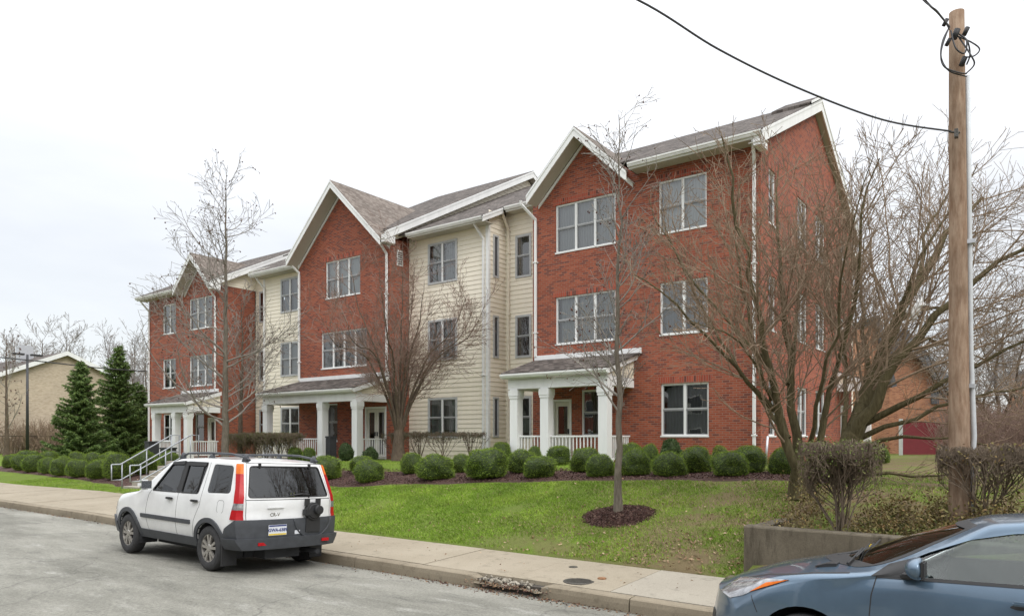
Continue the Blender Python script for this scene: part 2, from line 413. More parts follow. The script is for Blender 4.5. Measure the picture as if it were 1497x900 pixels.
def merge(A, B):
    k = len(A.v); A.v += B.v; A.f += [[i+k for i in f] for f in B.f]; A.m += B.m; A.sm += B.sm
for a, b_ in zip(kerb_joints[:-1], kerb_joints[1:]): merge(K, kerb_stone(a, b_, b_ if b_ == -6.15 else None))
merge(K, kerb_stone(-5.3, -3.9, -5.3))
for a, b_ in ((-3.9, -1), (-1, 2), (2, 5), (5, 60), (60, 300)): merge(K, kerb_stone(a, b_))
K.build('kerb', 'kerb')['kind'] = 'structure'
# pavement slabs with real gaps
slabs = MB(); slabs.mi = 0
js = [-300, -60, -42]+[-42+1.6*i for i in range(1, 12)]+[-23.2, -21.4, -19.6, -17.8, -16.0, -14.2, -12.4, -10.7, -9.05, -7.4, -5.75, -4.25, -2.6, -1, .6, 2.2, 3.8, 20, 300]
for i, (a, b_) in enumerate(zip(js[:-1], js[1:])):
    g_ = .006; sub = max(1, int(min(8, (b_-a)/.8))); xx = np.linspace(a+g_, b_-g_, sub+1); tz = .084+.003*math.sin(i*2.1)
    for c_, d_ in zip(xx[:-1], xx[1:]):
        y0, y1 = kerb_y(c_)+.172, kerb_y(d_)+.172
        slabs.mi = 1 if a in (-4.25, -2.6) else 0
        slabs.face([(c_, y0, tz), (d_, y1, tz), (d_, walk_edge(d_), tz+.04), (c_, walk_edge(c_), tz+.04)])
        slabs.face([(c_, y0, -.1), (d_, y1, -.1), (d_, y1, tz), (c_, y0, tz)])
    for X in (a+g_, b_-g_): slabs.face([(X, kerb_y(X)+.172, -.1), (X, walk_edge(X), -.1), (X, walk_edge(X), tz+.04), (X, kerb_y(X)+.172, tz)])
slabs.build('pavement', ['sidewalk', 'sidewalk_new'])['kind'] = 'structure'
strip('pavement_bedding', 'joint_dark', lambda x: kerb_y(x)+.05, walk_edge, -.3, .03, g)['kind'] = 'structure'
# mulch bed, one sheet just over the lawn
mb = MB(); xs = list(np.arange(-46, -25.55, .5))+[-25.55]
for seg in (xs, [-24.2]+list(np.arange(-24, -2.9, .35))):
    for a, b_ in zip(seg[:-1], seg[1:]):
        ts = np.linspace(0, 1, 7)
        for t0, t1 in zip(ts[:-1], ts[1:]):
            P = []
            for X, t in ((a, t0), (b_, t0), (b_, t1), (a, t1)):
                Y = bed_front(X)*(1-t)+bed_back(X)*t; P.append((X, Y, terr(X, Y)+.03+.02*math.sin(PI*t)+.012*noise.noise(Vector((X*2, Y*2, 5)))-(.05 if t in (0, 1) else 0)))
            mb.face(P, smooth=True)
mb.build('mulch_bed', 'mulch', recalc=False)['kind'] = 'structure'
# ---------------------------------------------------------------- the apartment building
APT = things('apartment_building', 'long three-storey apartment building of red brick and cream siding with white gables', 'building', (-22, 20, 1))
def FY(Y0): return lambda u, w_, z: (u, Y0-w_, z)        # a wall facing the street
def FX(X0): return lambda u, w_, z: (X0+w_, u, z)        # a wall facing right
def cells(u0, u1, z0, z1, ops):
    us = sorted({u0, u1}|{o[0] for o in ops}|{o[1] for o in ops}); zs = sorted({z0, z1}|{o[2] for o in ops}|{o[3] for o in ops})
    us = [u for u in us if u0 <= u <= u1]; zs = [z for z in zs if z0 <= z <= z1]
    for a, b in zip(us[:-1], us[1:]):
        for c_, d in zip(zs[:-1], zs[1:]):
            if not any(o[0] <= a+1e-6 and b-1e-6 <= o[1] and o[2] <= c_+1e-6 and d-1e-6 <= o[3] for o in ops): yield a, b, c_, d
def brick_wall(mb, P, u0, u1, z0, z1, ops=(), gable=None, rev=.14):
    for a, b, c_, d in cells(u0, u1, z0, z1, ops): mb.face([P(a, 0, c_), P(b, 0, c_), P(b, 0, d), P(a, 0, d)])
    for a, b, c_, d in ops:
        mb.face([P(a, 0, c_), P(b, 0, c_), P(b, -rev, c_), P(a, -rev, c_)]); mb.face([P(a, 0, d), P(b, 0, d), P(b, -rev, d), P(a, -rev, d)])
        mb.face([P(a, 0, c_), P(a, 0, d), P(a, -rev, d), P(a, -rev, c_)]); mb.face([P(b, 0, c_), P(b, 0, d), P(b, -rev, d), P(b, -rev, c_)])
    if gable: mb.face([P(u, 0, z) for u, z in gable])
LAP = .178
def siding_poly(mb, P, poly):
    zmin = min(p[1] for p in poly); zmax = max(p[1] for p in poly); k = math.floor(zmin/LAP)
    while k*LAP < zmax:
        lo, hi = k*LAP, (k+1)*LAP; q = clip_band(poly, lo, hi)
        if len(q) > 2:
            mb.face([P(u, .02*(1-(z-lo)/LAP)+.002, z) for u, z in q])
            bot = [p for p in q if abs(p[1]-lo) < 1e-6]
            if len(bot) >= 2:
                a, b = min(bot)[0], max(bot)[0]; mb.face([P(a, .022, lo), P(b, .022, lo), P(b, .0, lo), P(a, .0, lo)])
        k += 1
def siding_wall(mb, P, u0, u1, z0, z1, ops=()):
    for a, b, c_, d in cells(u0, u1, z0, z1, ops): siding_poly(mb, P, [(a, c_), (b, c_), (b, d), (a, d)])
cur_cycle = ['curtain_mid', 'curtain_grey', 'curtain_grey', 'blind', 'curtain_white', 'curtain_dark', 'curtain_mid', 'curtain_grey']
wn = [0]
def fbox(mb, P, u0, u1, w0, w1, z0, z1, mi=0):
    a = P(u0, w0, z0); b = P(u1, w1, z1); mb.box(a[0], b[0], a[1], b[1], a[2], b[2], mi)
def window(P, u0, u1, z0, z1, n, brick=True, cur=None, root=None, narrow=False):
    root = root or APT; wn[0] += 1
    f = MB(); base = -.11 if brick else -.012; o = .045 if brick else .075; fr = 0 if brick else 1
    U0, U1, Z0, Z1 = (u0, u1, z0, z1) if brick else (u0-.03, u1+.03, z0-.03, z1+.03)
    wb, wf = base, base+(.07 if brick else .06)
    fbox(f, P, U0, U1, wb, wf, Z0, Z0+o, fr); fbox(f, P, U0, U1, wb, wf, Z1-o, Z1, fr)
    fbox(f, P, U0, U0+o, wb, wf-.002, Z0+o, Z1-o, fr); fbox(f, P, U1-o, U1, wb, wf-.002, Z0+o, Z1-o, fr)
    if brick: fbox(f, P, U0-.015, U1+.015, wb+.03, .02, Z0-.03, Z0+.012, 0)
    iu0, iu1, iz0, iz1 = U0+o, U1-o, Z0+o, Z1-o; W = (iu1-iu0)/n; zm = (iz0+iz1)/2
    for k in range(1, n): fbox(f, P, iu0+W*k-.035, iu0+W*k+.035, wb, wf-.006, iz0, iz1, 0)
    p = MB()
    for k in range(n):
        a = iu0+W*k+(.035 if k else 0); b = iu0+W*(k+1)-(.035 if k < n-1 else 0)
        if narrow:
            p.face([P(a, wb+.02, iz0), P(b, wb+.02, iz0), P(b, wb+.02, iz1), P(a, wb+.02, iz1)]); continue
        fbox(f, P, a, b, wb+.01, wb+.045, zm-.022, zm+.022, 2)
        for (c_, d, dw) in ((iz0, zm-.022, 0), (zm+.022, iz1, .018)):
            fbox(f, P, a, a+.026, wb+.004+dw, wb+.03+dw, c_, d, 2 if dw == 0 else 1); fbox(f, P, b-.026, b, wb+.004+dw, wb+.03+dw, c_, d, 2 if dw == 0 else 1)
            fbox(f, P, a+.026, b-.026, wb+.004+dw, wb+.03+dw, c_, c_+.026, 2 if dw == 0 else 1); fbox(f, P, a+.026, b-.026, wb+.004+dw, wb+.03+dw, d-.02, d, 2 if dw == 0 else 1)
            p.face([P(a+.026, wb+.012+dw, c_+.026), P(b-.026, wb+.012+dw, c_+.026), P(b-.026, wb+.012+dw, d-.02), P(a+.026, wb+.012+dw, d-.02)])
    fo = f.build('window', ['trim', 'frame_grey', 'sash_grey'], root)
    p.build('pane', 'window_glass' if not narrow else 'screen_dark', fo, recalc=False)
    if not narrow:
        c_ = MB(); m_ = cur or cur_cycle[wn[0] % len(cur_cycle)]; dw = wb-.09
        g1 = .0 if wn[0] % 3 else .10*W
        for k in range(n):
            a = iu0+W*k; b = a+W; drop = iz0 if (m_ != 'blind' and (wn[0]+k) % 5) else iz0+(iz1-iz0)*(.1+.35*((wn[0]*7+k*3) % 5)/5)
            c_.face([P(a+g1, dw, drop), P(b-.02, dw, drop), P(b-.02, dw-.002, iz1+.03), P(a+g1, dw, iz1+.03)])
        c_.build('curtain', m_, fo, recalc=False)
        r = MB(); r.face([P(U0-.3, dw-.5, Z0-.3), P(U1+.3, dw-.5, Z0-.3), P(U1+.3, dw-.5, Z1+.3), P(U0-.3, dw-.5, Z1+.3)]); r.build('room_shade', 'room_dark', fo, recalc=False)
    return fo
def lintel(P, u0, u1, z1, wo):
    mb = MB(); fbox(mb, P, u0-.1, u1+.1, -.1, .006, z1+.001, z1+.2); mb.build('lintel', 'brick_soldier', wo)
def one(name, mat, fn, *a, parent=None, recalc=False, **k):
    mb = MB(); fn(mb, *a, **k); return mb.build(name, mat, parent or APT, recalc=recalc)
def door(P, u0, u1, z0, z1, leaves=1, root=None, lite=(.18, .95)):
    root = root or APT; d = MB()
    fbox(d, P, u0, u0+.07, -.1, .02, z0, z1, 0); fbox(d, P, u1-.07, u1, -.1, .02, z0, z1, 0); fbox(d, P, u0+.07, u1-.07, -.1, .02, z1-.08, z1, 0)
    W = (u1-u0-.14)/leaves; g_ = MB(); h = MB()
    for k in range(leaves):
        a = u0+.07+W*k+.006; b = a+W-.012; s_ = .11
        l0 = z0+(z1-z0)*lite[0]; l1 = z0+(z1-z0)*lite[1]-.08
        fbox(d, P, a, a+s_, -.09, -.045, z0+.02, z1-.085, 1); fbox(d, P, b-s_, b, -.09, -.045, z0+.02, z1-.085, 1)
        fbox(d, P, a+s_, b-s_, -.09, -.047, z0+.02, l0, 1); fbox(d, P, a+s_, b-s_, -.09, -.047, l1, z1-.085, 1)
        g_.face([P(a+s_, -.07, l0), P(b-s_, -.07, l0), P(b-s_, -.07, l1), P(a+s_, -.07, l1)])
        hx = b-.06 if k == 0 else a+.06; fbox(h, P, hx-.02, hx+.02, -.045, -.0, z0+.95, z0+1.12)
    do = d.build('door', ['trim', 'door_cream'], root); g_.build('pane', 'window_glass', do, recalc=False); h.build('handle', 'black_plastic', do)
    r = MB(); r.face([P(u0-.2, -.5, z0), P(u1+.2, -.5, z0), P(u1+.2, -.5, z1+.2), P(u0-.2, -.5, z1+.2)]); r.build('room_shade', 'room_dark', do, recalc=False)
    return do

# --- openings, street side (u0,u1,z0,z1,n,curtain)
R3 = [(-13.03, -10.77, 8.12, 9.72, 3, 'curtain_mid'), (-9.29, -7.78, 8.13, 9.72, 2, 'curtain_white')]
R2 = [(-13.03, -10.77, 5.06, 6.64, 3, 'curtain_mid'), (-9.25, -7.75, 5.06, 6.64, 2, 'curtain_grey')]
R1 = [(-12.02, -11.06, 2.0, 3.5, 1, 'curtain_dark'), (-9.22, -7.72, 2.0, 3.58, 2, 'curtain_dark')]
C3 = [(-24.98, -22.75, 7.96, 9.56, 3, 'curtain_white')]; C2 = [(-25.28, -22.35, 4.93, 6.5, 4, 'curtain_grey')]; C1 = [(-25.64, -24.2, 1.78, 3.4, 2, 'curtain_dark')]
L3 = [(-38.93, -37.55, 7.6, 9.22, 2, 'curtain_mid'), (-36.16, -33.95, 7.6, 9.22, 3, 'curtain_mid')]
L2 = [(-38.93, -37.55, 4.62, 6.22, 2, 'curtain_grey'), (-36.16, -33.95, 4.62, 6.22, 3, 'curtain_grey')]
L1 = [(-38.9, -37.7, 1.72, 3.2, 2, 'curtain_dark'), (-35.61, -34.75, 1.72, 3.2, 1, 'curtain_dark')]
RD = (-13.15, -12.4, 1.12, 3.22); CD = (-22.44, -21.18, 1.05, 3.2); LD = (-34.35, -33.65, .85, 2.95)
P20 = FY(20.0)
for (xa, xb, zt, wl, dr, lv, gab) in (
    (-13.96, -6.22, 10.12, R3+R2+R1, RD, 1, [(-13.8, 10.12), (-10.05, 10.12), (-11.93, 11.72)]),
    (-26.85, -20.98, 9.9, C3+C2+C1, CD, 2, [(-26.85, 9.9), (-20.98, 9.9), (-23.91, 12.5)]),
    (-40.45, -33.48, 9.62, L3+L2+L1, LD, 1, [(-36.75, 9.62), (-33.48, 9.62), (-34.99, 11.2)])):
    one('brick_wall', 'brick', brick_wall, P20, xa, xb, .3, zt, [w_[:4] for w_ in wl]+[dr], gab)
    for w_ in wl:
        lintel(P20, w_[0], w_[1], w_[3], window(P20, *w_[:5], cur=w_[5]))
    door(P20, *dr, leaves=lv, lite=(.1, .93) if lv == 2 else (.45, .93))
# --- right end wall and the other returns
PE = FX(-6.22)
E_ops = [(20.72, 21.4, z, z+1.58, 1) for z in (2.0, 5.06, 8.13)]+[(23.75, 24.95, z, z+1.58, 2) for z in (2.0, 5.06, 8.13)]+[(26.05, 27.4, z, z+1.58, 2) for z in (2.0, 5.06, 8.13)]+[(29.9, 30.6, z, z+1.58, 1) for z in (5.06, 8.13)]
ED = (29.9, 30.8, 1.15, 3.2)
one('brick_wall', 'brick', brick_wall, PE, 20, 31.95, .3, 10.12, [o[:4] for o in E_ops]+[ED], [(20, 10.12), (31.95, 10.12), (25.93, 13.15)])
for o in E_ops: lintel(PE, o[0], o[1], o[3], window(PE, *o))
door(PE, *ED, lite=(.45, .93))
for (X0, ya, yb, zt) in ((-20.98, 20, 21.12, 9.98), (-33.48, 20, 22.14, 9.7)):
    one('brick_wall', 'brick', brick_wall, FX(X0), ya, yb, .3, zt)
for (X0, ya, yb, zt, gp) in ((-13.96, 20, 31.95, 10.12, (25.93, 13.15)), (-26.85, 20, 39, 9.9, (29.57, 15.0)), (-40.45, 20, 31.95, 9.62, (25.9, 12.6))):
    walls = MB(); walls.face([(X0, ya, .3), (X0, yb, .3), (X0, yb, zt), (X0, gp[0], gp[1]), (X0, ya, zt)]); walls.build('brick_wall', 'brick', APT, recalc=False)
for (xa, xb, Y, zt) in ((-13.96, -6.22, 31.95, 10.12), (-40.45, -33.48, 31.95, 9.62)): walls = MB(); walls.face([(xa, Y, .3), (xb, Y, .3), (xb, Y, zt), (xa, Y, zt)]); walls.build('brick_wall', 'brick', APT, recalc=False)

# --- siding bays
Y1, Y2 = 21.1, 22.2
A3, A2, A1 = (8.13, 9.72), (5.04, 6.63), (1.95, 3.5)
bw = []
for (z0, z1), c_ in ((A3, 'curtain_mid'), (A2, 'curtain_mid'), (A1, 'curtain_grey')): bw.append((-19.86, -18.36, z0, z1, 2, c_))
one('siding_wall', 'siding', siding_wall, FY(Y1), -20.98, -16.79, 1.05, 10.25, [o[:4] for o in bw])
for o in bw: window(FY(Y1), *o[:5], brick=False, cur=o[5])
rw = [(-16.27, -15.58, z0, z1, 1, 'curtain_dark') for z0, z1 in (A3, A2, A1)]
one('siding_wall', 'siding', siding_wall, FY(Y2), -16.79, -13.96, 1.05, 10.8, [o[:4] for o in rw])
for o in rw: window(FY(Y2), *o[:5], brick=False, cur=o[5])
nw = [(21.4, 21.68, z0-.02, z1-.03) for z0, z1 in (A3, A2, (2.0, 3.5))]
one('siding_wall', 'siding', siding_wall, FX(-16.79), Y1, Y2, 1.05, 10.6, [o[:4] for o in nw])
for o in nw: window(FX(-16.79), *o, 1, brick=False, narrow=True)
dzb = -.13
bw = [(-29.68, -28.25, z0+dzb, z1+dzb, 2, c_) for (z0, z1), c_ in ((A3, 'curtain_grey'), (A2, 'curtain_mid'), (A1, 'curtain_dark'))]
one('siding_wall', 'siding', siding_wall, FY(Y1), -31.13, -26.85, .8, 10.1, [o[:4] for o in bw])
for o in bw: window(FY(Y1), *o[:5], brick=False, cur=o[5])
rw = [(-33.1, -32.2, z0+dzb, z1+dzb, 1, 'curtain_dark') for z0, z1 in (A3, A2, A1)]
one('siding_wall', 'siding', siding_wall, FY(Y2), -33.48, -31.13, .8, 10.6, [o[:4] for o in rw])
for o in rw: window(FY(Y2), *o[:5], brick=False, cur=o[5])
one('siding_wall', 'siding', siding_wall, lambda u, w_, z: (-31.13-w_, u, z), Y1, Y2, .8, 10.4)
# gable ends above the bay roofs
one('siding_gable', 'siding', siding_poly, FX(-20.97), [(20.0, 9.99), (20.35, 9.99), (29.57, 14.2), (29.57, 15.05), (20.0, 10.12)])
one('siding_gable', 'siding', siding_poly, FX(-20.97), [(29.57, 14.2), (39, 10), (39, 10.1), (29.57, 15.05)])
one('siding_gable', 'siding', siding_poly, FX(-33.47), [(20.0, 9.7), (22.2, 9.7), (25.9, 12.0), (25.9, 12.75), (20.0, 9.85)])
one('siding_gable', 'siding', siding_poly, FX(-33.47), [(25.9, 12.2), (31.9, 9.6), (31.9, 9.7), (25.9, 12.75)])
# the cream rear wing that shows past the right-hand corner
one('siding_wall', 'siding', siding_wall, FX(-6.5), 31.97, 33.6, 1.0, 9.3)
for q in ([(-40.4, 39, .3), (-14, 39, .3), (-14, 39, 9.8), (-40.4, 39, 9.8)], [(-40.4, 31.9, .3), (-40.4, 39, .3), (-40.4, 39, 9.6), (-40.4, 31.9, 9.6)],
          [(-14, 33.6, .3), (-6.5, 33.6, .3), (-6.5, 33.6, 9.3), (-14, 33.6, 9.3)], [(-14, 33.6, .3), (-14, 39, .3), (-14, 39, 9.8), (-14, 33.6, 9.8)]):
    bk = MB(); bk.face(q); bk.build('rear_wall', 'siding', APT, recalc=False)

# --- roofs
def slab(mb, poly, t=.05, mi=0): mb.prism([Vector(p)-Vector((0, 0, t)) for p in poly], (0, 0, t), mi)
ER, EC, EL, EB, EB2 = 10.32, 10.08, 9.78, 10.2, 10.05
def roof(polys, mat='shingle', t=.05):
    mb = MB()
    for p in polys: slab(mb, p, t)
    return mb.build('roof', mat, APT)
def main_roof(xl, xr, e, yr, zr, yb, notch):
    z = lambda y: e+(zr-e)*(y-19.4)/(yr-19.4)
    yn = 20.06; a, b = notch; P = [(xl, yr, zr)]
    if a > xl+.05: P += [(xl, 19.4, e), (a, 19.4, e)]
    else: a = xl
    P += [(a, yn, z(yn)), (min(b, xr), yn, z(yn))]
    if b < xr-.05: P += [(b, 19.4, e), (xr, 19.4, e)]
    P += [(xr, yr, zr)]
    roof([P, [(xl, yb, e), (xl, yr, zr), (xr, yr, zr), (xr, yb, e)]])
main_roof(-14.1, -5.98, ER, 25.93, 13.57, 32.45, (-14.1, -10.04))
main_roof(-27.2, -20.6, EC, 29.57, 15.46, 39.7, (-26.95, -20.88))
main_roof(-40.75, -33.1, EL, 25.9, EL+3.27, 32.4, (-36.75, -33.2))
roof([[(-7.2, 24.3, 12.86), (-5.93, 24.3, 12.86), (-5.93, 25.95, 13.70), (-7.2, 25.95, 13.70)]], t=.1)
e_, xa, xm, xb, ye = EB, -20.97, -16.55, -13.97, 29.5
zf = lambda y: e_+.5*(y-20.5)
roof([[(xa, 20.45, zf(20.45)), (xm, 20.45, zf(20.45)), (xm, 21.65, zf(21.65)), (xb, 21.65, zf(21.65)), (xb, ye, zf(ye)), (xa, ye, zf(ye))],
      [(xa, ye, zf(ye)), (xb, ye, zf(ye)), (xb, 38.5, e_), (xa, 38.5, e_)]])
z2 = lambda y: EB2+.5*(y-20.5)
roof([[(-31.4, 20.45, z2(20.45)), (-26.86, 20.45, z2(20.45)), (-26.86, 27.5, z2(27.5)), (-33.46, 27.5, z2(27.5)), (-33.46, 21.65, z2(21.65)), (-31.4, 21.65, z2(21.65))],
      [(-33.46, 27.5, z2(27.5)), (-26.86, 27.5, z2(27.5)), (-26.86, 35, EB2), (-33.46, 35, EB2)]])
roof([[(-14, 31.5, 9.9), (-6.1, 31.5, 9.9), (-6.1, 34, 9.2), (-14, 34, 9.2)]])
GABLES = [(-11.93, 11.9, 1.86, .98, 22.66), (-23.91, 12.76, 3.02, .955, 24.5), (-34.99, 11.42, 1.72, .98, 22.7)]
def board(poly, vec): one('bargeboard', 'trim', lambda m_: m_.prism(poly, vec), recalc=True)
def soffit(poly, vec): one('soffit', 'soffit', lambda m_: m_.prism(poly, vec), recalc=True)
for gx, gz, hw, sl_, ye in GABLES:
    for sg in (-1, 1):
        X1_ = gx+sg*hw; Z1_ = gz-sl_*hw
        r_ = roof([[(gx, 19.36, gz), (X1_, 19.36, Z1_), (X1_, 19.5, Z1_), (gx, ye+.06, gz)][::sg]], 'shingle_lit' if sg > 0 else 'shingle')  # right slope takes the shingle tone with light painted in
        if sg > 0: r_['label'] = 'right shingled slope of a street gable, its light painted in'
        board([(gx, 19.36, gz-.05), (X1_, 19.36, Z1_-.05), (X1_, 19.36, Z1_-.33), (gx, 19.36, gz-.33)], (0, .035, 0))
        board([(gx, 19.34, gz-.03), (X1_, 19.34, Z1_-.03), (X1_, 19.34, Z1_-.11), (gx, 19.34, gz-.11)], (0, .019, 0))
        board([(gx, 19.965, gz-.30), (X1_-sg*.08, 19.965, Z1_+.08*sl_-.30), (X1_-sg*.08, 19.965, Z1_+.08*sl_-.42), (gx, 19.965, gz-.42)], (0, .034, 0))
        soffit([(gx, 19.395, gz-.27), (X1_, 19.395, Z1_-.27), (X1_, 19.964, Z1_-.27), (gx, 19.964, gz-.27)], (0, 0, .03))
def rake(X, y0, z0, y1, z1, h=.28, t=.04):
    board([(X, y0, z0-.05), (X, y1, z1-.05), (X, y1, z1-.05-h), (X, y0, z0-.05-h)], (t, 0, 0))
    board([(X+t+.001, y0, z0-.02), (X+t+.001, y1, z1-.02), (X+t+.001, y1, z1-.1), (X+t+.001, y0, z0-.1)], (.02, 0, 0))
    soffit([(X-.35, y0, z0-.05-h+.04), (X-.001, y0, z0-.05-h+.04), (X-.001, y1, z1-.05-h+.04), (X-.35, y1, z1-.05-h+.04)], (0, 0, .02))
rake(-6.02, 19.4, ER, 25.93, 13.57, .34); rake(-6.02, 32.45, ER, 25.93, 13.57, .34); rake(-5.97, 24.3, 12.9, 25.95, 13.73, .1)
rake(-20.64, 19.4, EC, 29.57, 15.46, .3); rake(-20.64, 39.7, EC, 29.57, 15.46, .3)
rake(-33.14, 19.4, EL, 25.9, EL+3.27, .3); rake(-33.14, 32.4, EL, 25.9, EL+3.27, .3)
rake(-16.57, 20.45, EB, 21.7, EB+.6, .2); rake(-6.14, 34, 9.2, 31.5, 9.9, .2)
for X, z in ((-6.25, ER), (-20.86, EC), (-33.36, EL)):       # boxed ends of the rakes
    one('rake_return', 'trim', lambda m_: m_.box(X, X+.225, 19.42, 19.96, z-.42, z-.12), recalc=True)
def gutter(x0, x1, Y, Z):
    pr_ = [(0, 0), (-.085, .0), (-.10, .05), (-.125, .075), (-.125, .125), (-.112, .125), (-.10, .03), (-.012, .02), (-.012, .12), (0, .12)]
    one('gutter', 'gutter', lambda m_: m_.prism([(x0, Y+a, Z+b) for a, b in pr_], (x1-x0, 0, 0)), recalc=True)
def eave(x0, x1, Yw, Z, over=.55):
    Ye = Yw-over
    one('fascia', 'trim', lambda m_: m_.box(x0, x1, Ye, Ye+.03, Z-.22, Z-.045), recalc=True); gutter(x0, x1, Ye-.002, Z-.17)
    one('soffit', 'soffit', lambda m_: m_.box(x0, x1, Ye+.031, Yw, Z-.2, Z-.18), recalc=True)
eave(-10.02, -6.0, 20, ER); eave(-20.5, -16.55, Y1, EB, .6); eave(-16.4, -13.9, Y2, EB+.6, .52)
eave(-40.75, -36.75, 20, EL); eave(-31.4, -26.95, Y1, EB2, .6); eave(-33.3, -31.3, Y2, EB2+.6, .52)
def downspout(x, y, ztop, zbot, topoff=(0, -.5), mat='trim'):
    m_ = MB(); w_ = .085
    pts = [(x+topoff[0], y+topoff[1], ztop), (x+topoff[0], y+topoff[1]+.02, ztop-.12), (x, y-.07, ztop-.62), (x, y-.07, ztop-.8), (x, y-.07, zbot)]
    m_.tube(pts, w_*.62, 4, smooth=False)
    for z in np.arange(zbot+.8, ztop-1, 2.4): m_.box(x-.07, x+.07, y-.125, y-.005, z, z+.04)
    m_.build('downspout', mat, APT)
downspout(-6.38, 20, 10.2, 1.2, (.1, -.5)); downspout(-13.8, 20, 10.0, 4.7, (-.35, -.45)); downspout(-21.1, 20, 9.95, 4.5, (-.05, -.5)); downspout(-26.75, 20, 9.95, 4.5, (-.3, -.5))
downspout(-16.98, Y1, 10.1, 1.1, (-.1, -.5)); downspout(-16.6, Y2, 10.65, 1.1, (0, -.45), mat='siding'); downspout(-33.6, 20, 9.65, 4.3, (0, -.5)); downspout(-40.35, 20, 9.65, .8, (-.1, -.5)); downspout(-31.0, Y1, 9.95, 1, (-.1, -.5))
for q in ((-16.9, -16.765, Y1-.03, Y1+.1, 1.05, 10.1), (-31.155, -31.02, Y1-.03, Y1+.1, .8, 9.95), (-6.5, -6.47, 31.97, 32.1, 1, 9.3)):
    one('corner_board', 'trim', lambda m_: m_.box(*q), recalc=True)
v = MB()
v.box(-20.98, -20.965, 20.38, 20.72, 8.95, 9.58, 0)
for k in range(6): v.box(-20.972, -20.955, 20.42, 20.68, 9.0+k*.09, 9.05+k*.09, 1)
v.build('wall_vent', ['trim', 'screen_dark'], APT)

# --- porches
def porch(xl, xr, cols, lx0, lx1, dz, zf, rails, label):
    yF = 18.3; yc = yF+.3
    rf = MB(); ze, zl = 4.02+dz, 4.6+dz
    slab(rf, [(xl, 18.12, ze), (xr, 18.12, ze), (lx1+.12, 20, zl), (lx0, 20, zl)], .05)
    r_ = rf.build('porch_roof', 'shingle', APT); r_['label'] = label
    b = MB()
    b.box(lx0, lx1+.14, 19.93, 20.0, zl-.04, zl+.13)                                   # flashing board on the wall
    b.box(xl+.15, xr-.12, yF, yc, 3.5+dz, 3.84+dz)                                       # front beam
    b.box(xr-.42, xr-.12, yc, 20, 3.5+dz, 3.78+dz); b.box(xl+.15, xl+.42, yc, 20, 3.5+dz, 3.78+dz)
    b.prism([(xr-.04, 18.12, ze-.04), (xr-.04, 20, zl-.04), (xr-.04, 20, zl-.22), (xr-.04, 18.12, ze-.2)], (.04, 0, 0))
    b.box(xl+.4, xr-.4, yc, 19.95, 3.72+dz, 3.75+dz)
    b.box(xl+.02, xr-.02, 18.14, 18.17, ze-.2, ze-.05)
    b.build('porch_beam', 'porch_white', r_)
    g_ = MB(); pr_ = [(0, 0), (-.085, .0), (-.125, .07), (-.125, .12), (0, .12)]
    g_.prism([(xl+.02, 18.14+a, ze-.17+c) for a, c in pr_], (xr-xl-.04, 0, 0)); g_.build('porch_gutter', 'trim', r_)
    t = MB(); siding_poly(t, FX(xr-.14), [(18.35, 3.79+dz), (20, 3.79+dz), (20, zl-.2), (18.35, ze-.09)]); t.build('pediment', 'siding', r_, recalc=False)
    for x in cols:
        c = MB(); c.box(x, x+.3, yF, yF+.3, zf, 3.499+dz); c.box(x-.035, x+.335, yF-.035, yF+.335, 3.28+dz, 3.47+dz); c.box(x-.02, x+.32, yF-.02, yF+.32, 3.2+dz, 3.279+dz)
        c.box(x-.035, x+.335, yF-.035, yF+.335, zf, zf+.18); c.build('porch_column', 'porch_white', APT)
    top = 2.02+dz*.8
    for a, b_ in rails:
        q = MB(); q.box(a, b_, yF+.12, yF+.18, top-.05, top); q.box(a, b_, yF+.125, yF+.175, zf+.12, zf+.17)
        n_ = max(2, int((b_-a)/.125))
        for k in range(n_):
            x = a+(b_-a)*(k+.5)/n_; q.box(x-.016, x+.016, yF+.134, yF+.166, zf+.17, top-.05)
        q.build('porch_railing', 'porch_white', APT)
    q = MB(); x = xr-.3                                                                  # side railing back to the wall
    q.box(x, x+.06, yc+.02, 19.98, top-.05, top); q.box(x, x+.06, yc+.02, 19.98, zf+.12, zf+.17)
    for k in range(11): y = yc+.08+k*.12; q.box(x+.014, x+.046, y-.016, y+.016, zf+.17, top-.05)
    q.build('porch_railing', 'porch_white', APT)
    f = MB(); f.box(xl+.1, xr-.05, yF-.05, 19.99, zf-.3, zf); f.build('porch_floor', 'concrete_step', APT)
    l_ = MB(); l_.tube([((xl+xr)/2, 19.2, 3.72+dz), ((xl+xr)/2, 19.2, 3.6+dz)], .09, 10); l_.build('porch_lamp', 'trim', r_)
porch(-13.9, -10.0, (-13.68, -12.5, -10.43), -13.85, -10.0, 0, 1.16, ((-13.38, -12.5), (-12.2, -10.43)), 'shingled lean-to roof of the right-hand porch')
porch(-27.25, -20.95, (-27.09, -23.37, -21.3), -26.75, -21.15, -.14, 1.05, ((-26.79, -23.37),), 'shingled lean-to roof of the middle porch')
porch(-37.0, -33.1, (-36.72, -34.74, -33.62), -36.9, -33.5, -.33, .9, ((-36.42, -34.74),), 'shingled lean-to roof of the left-hand porch')
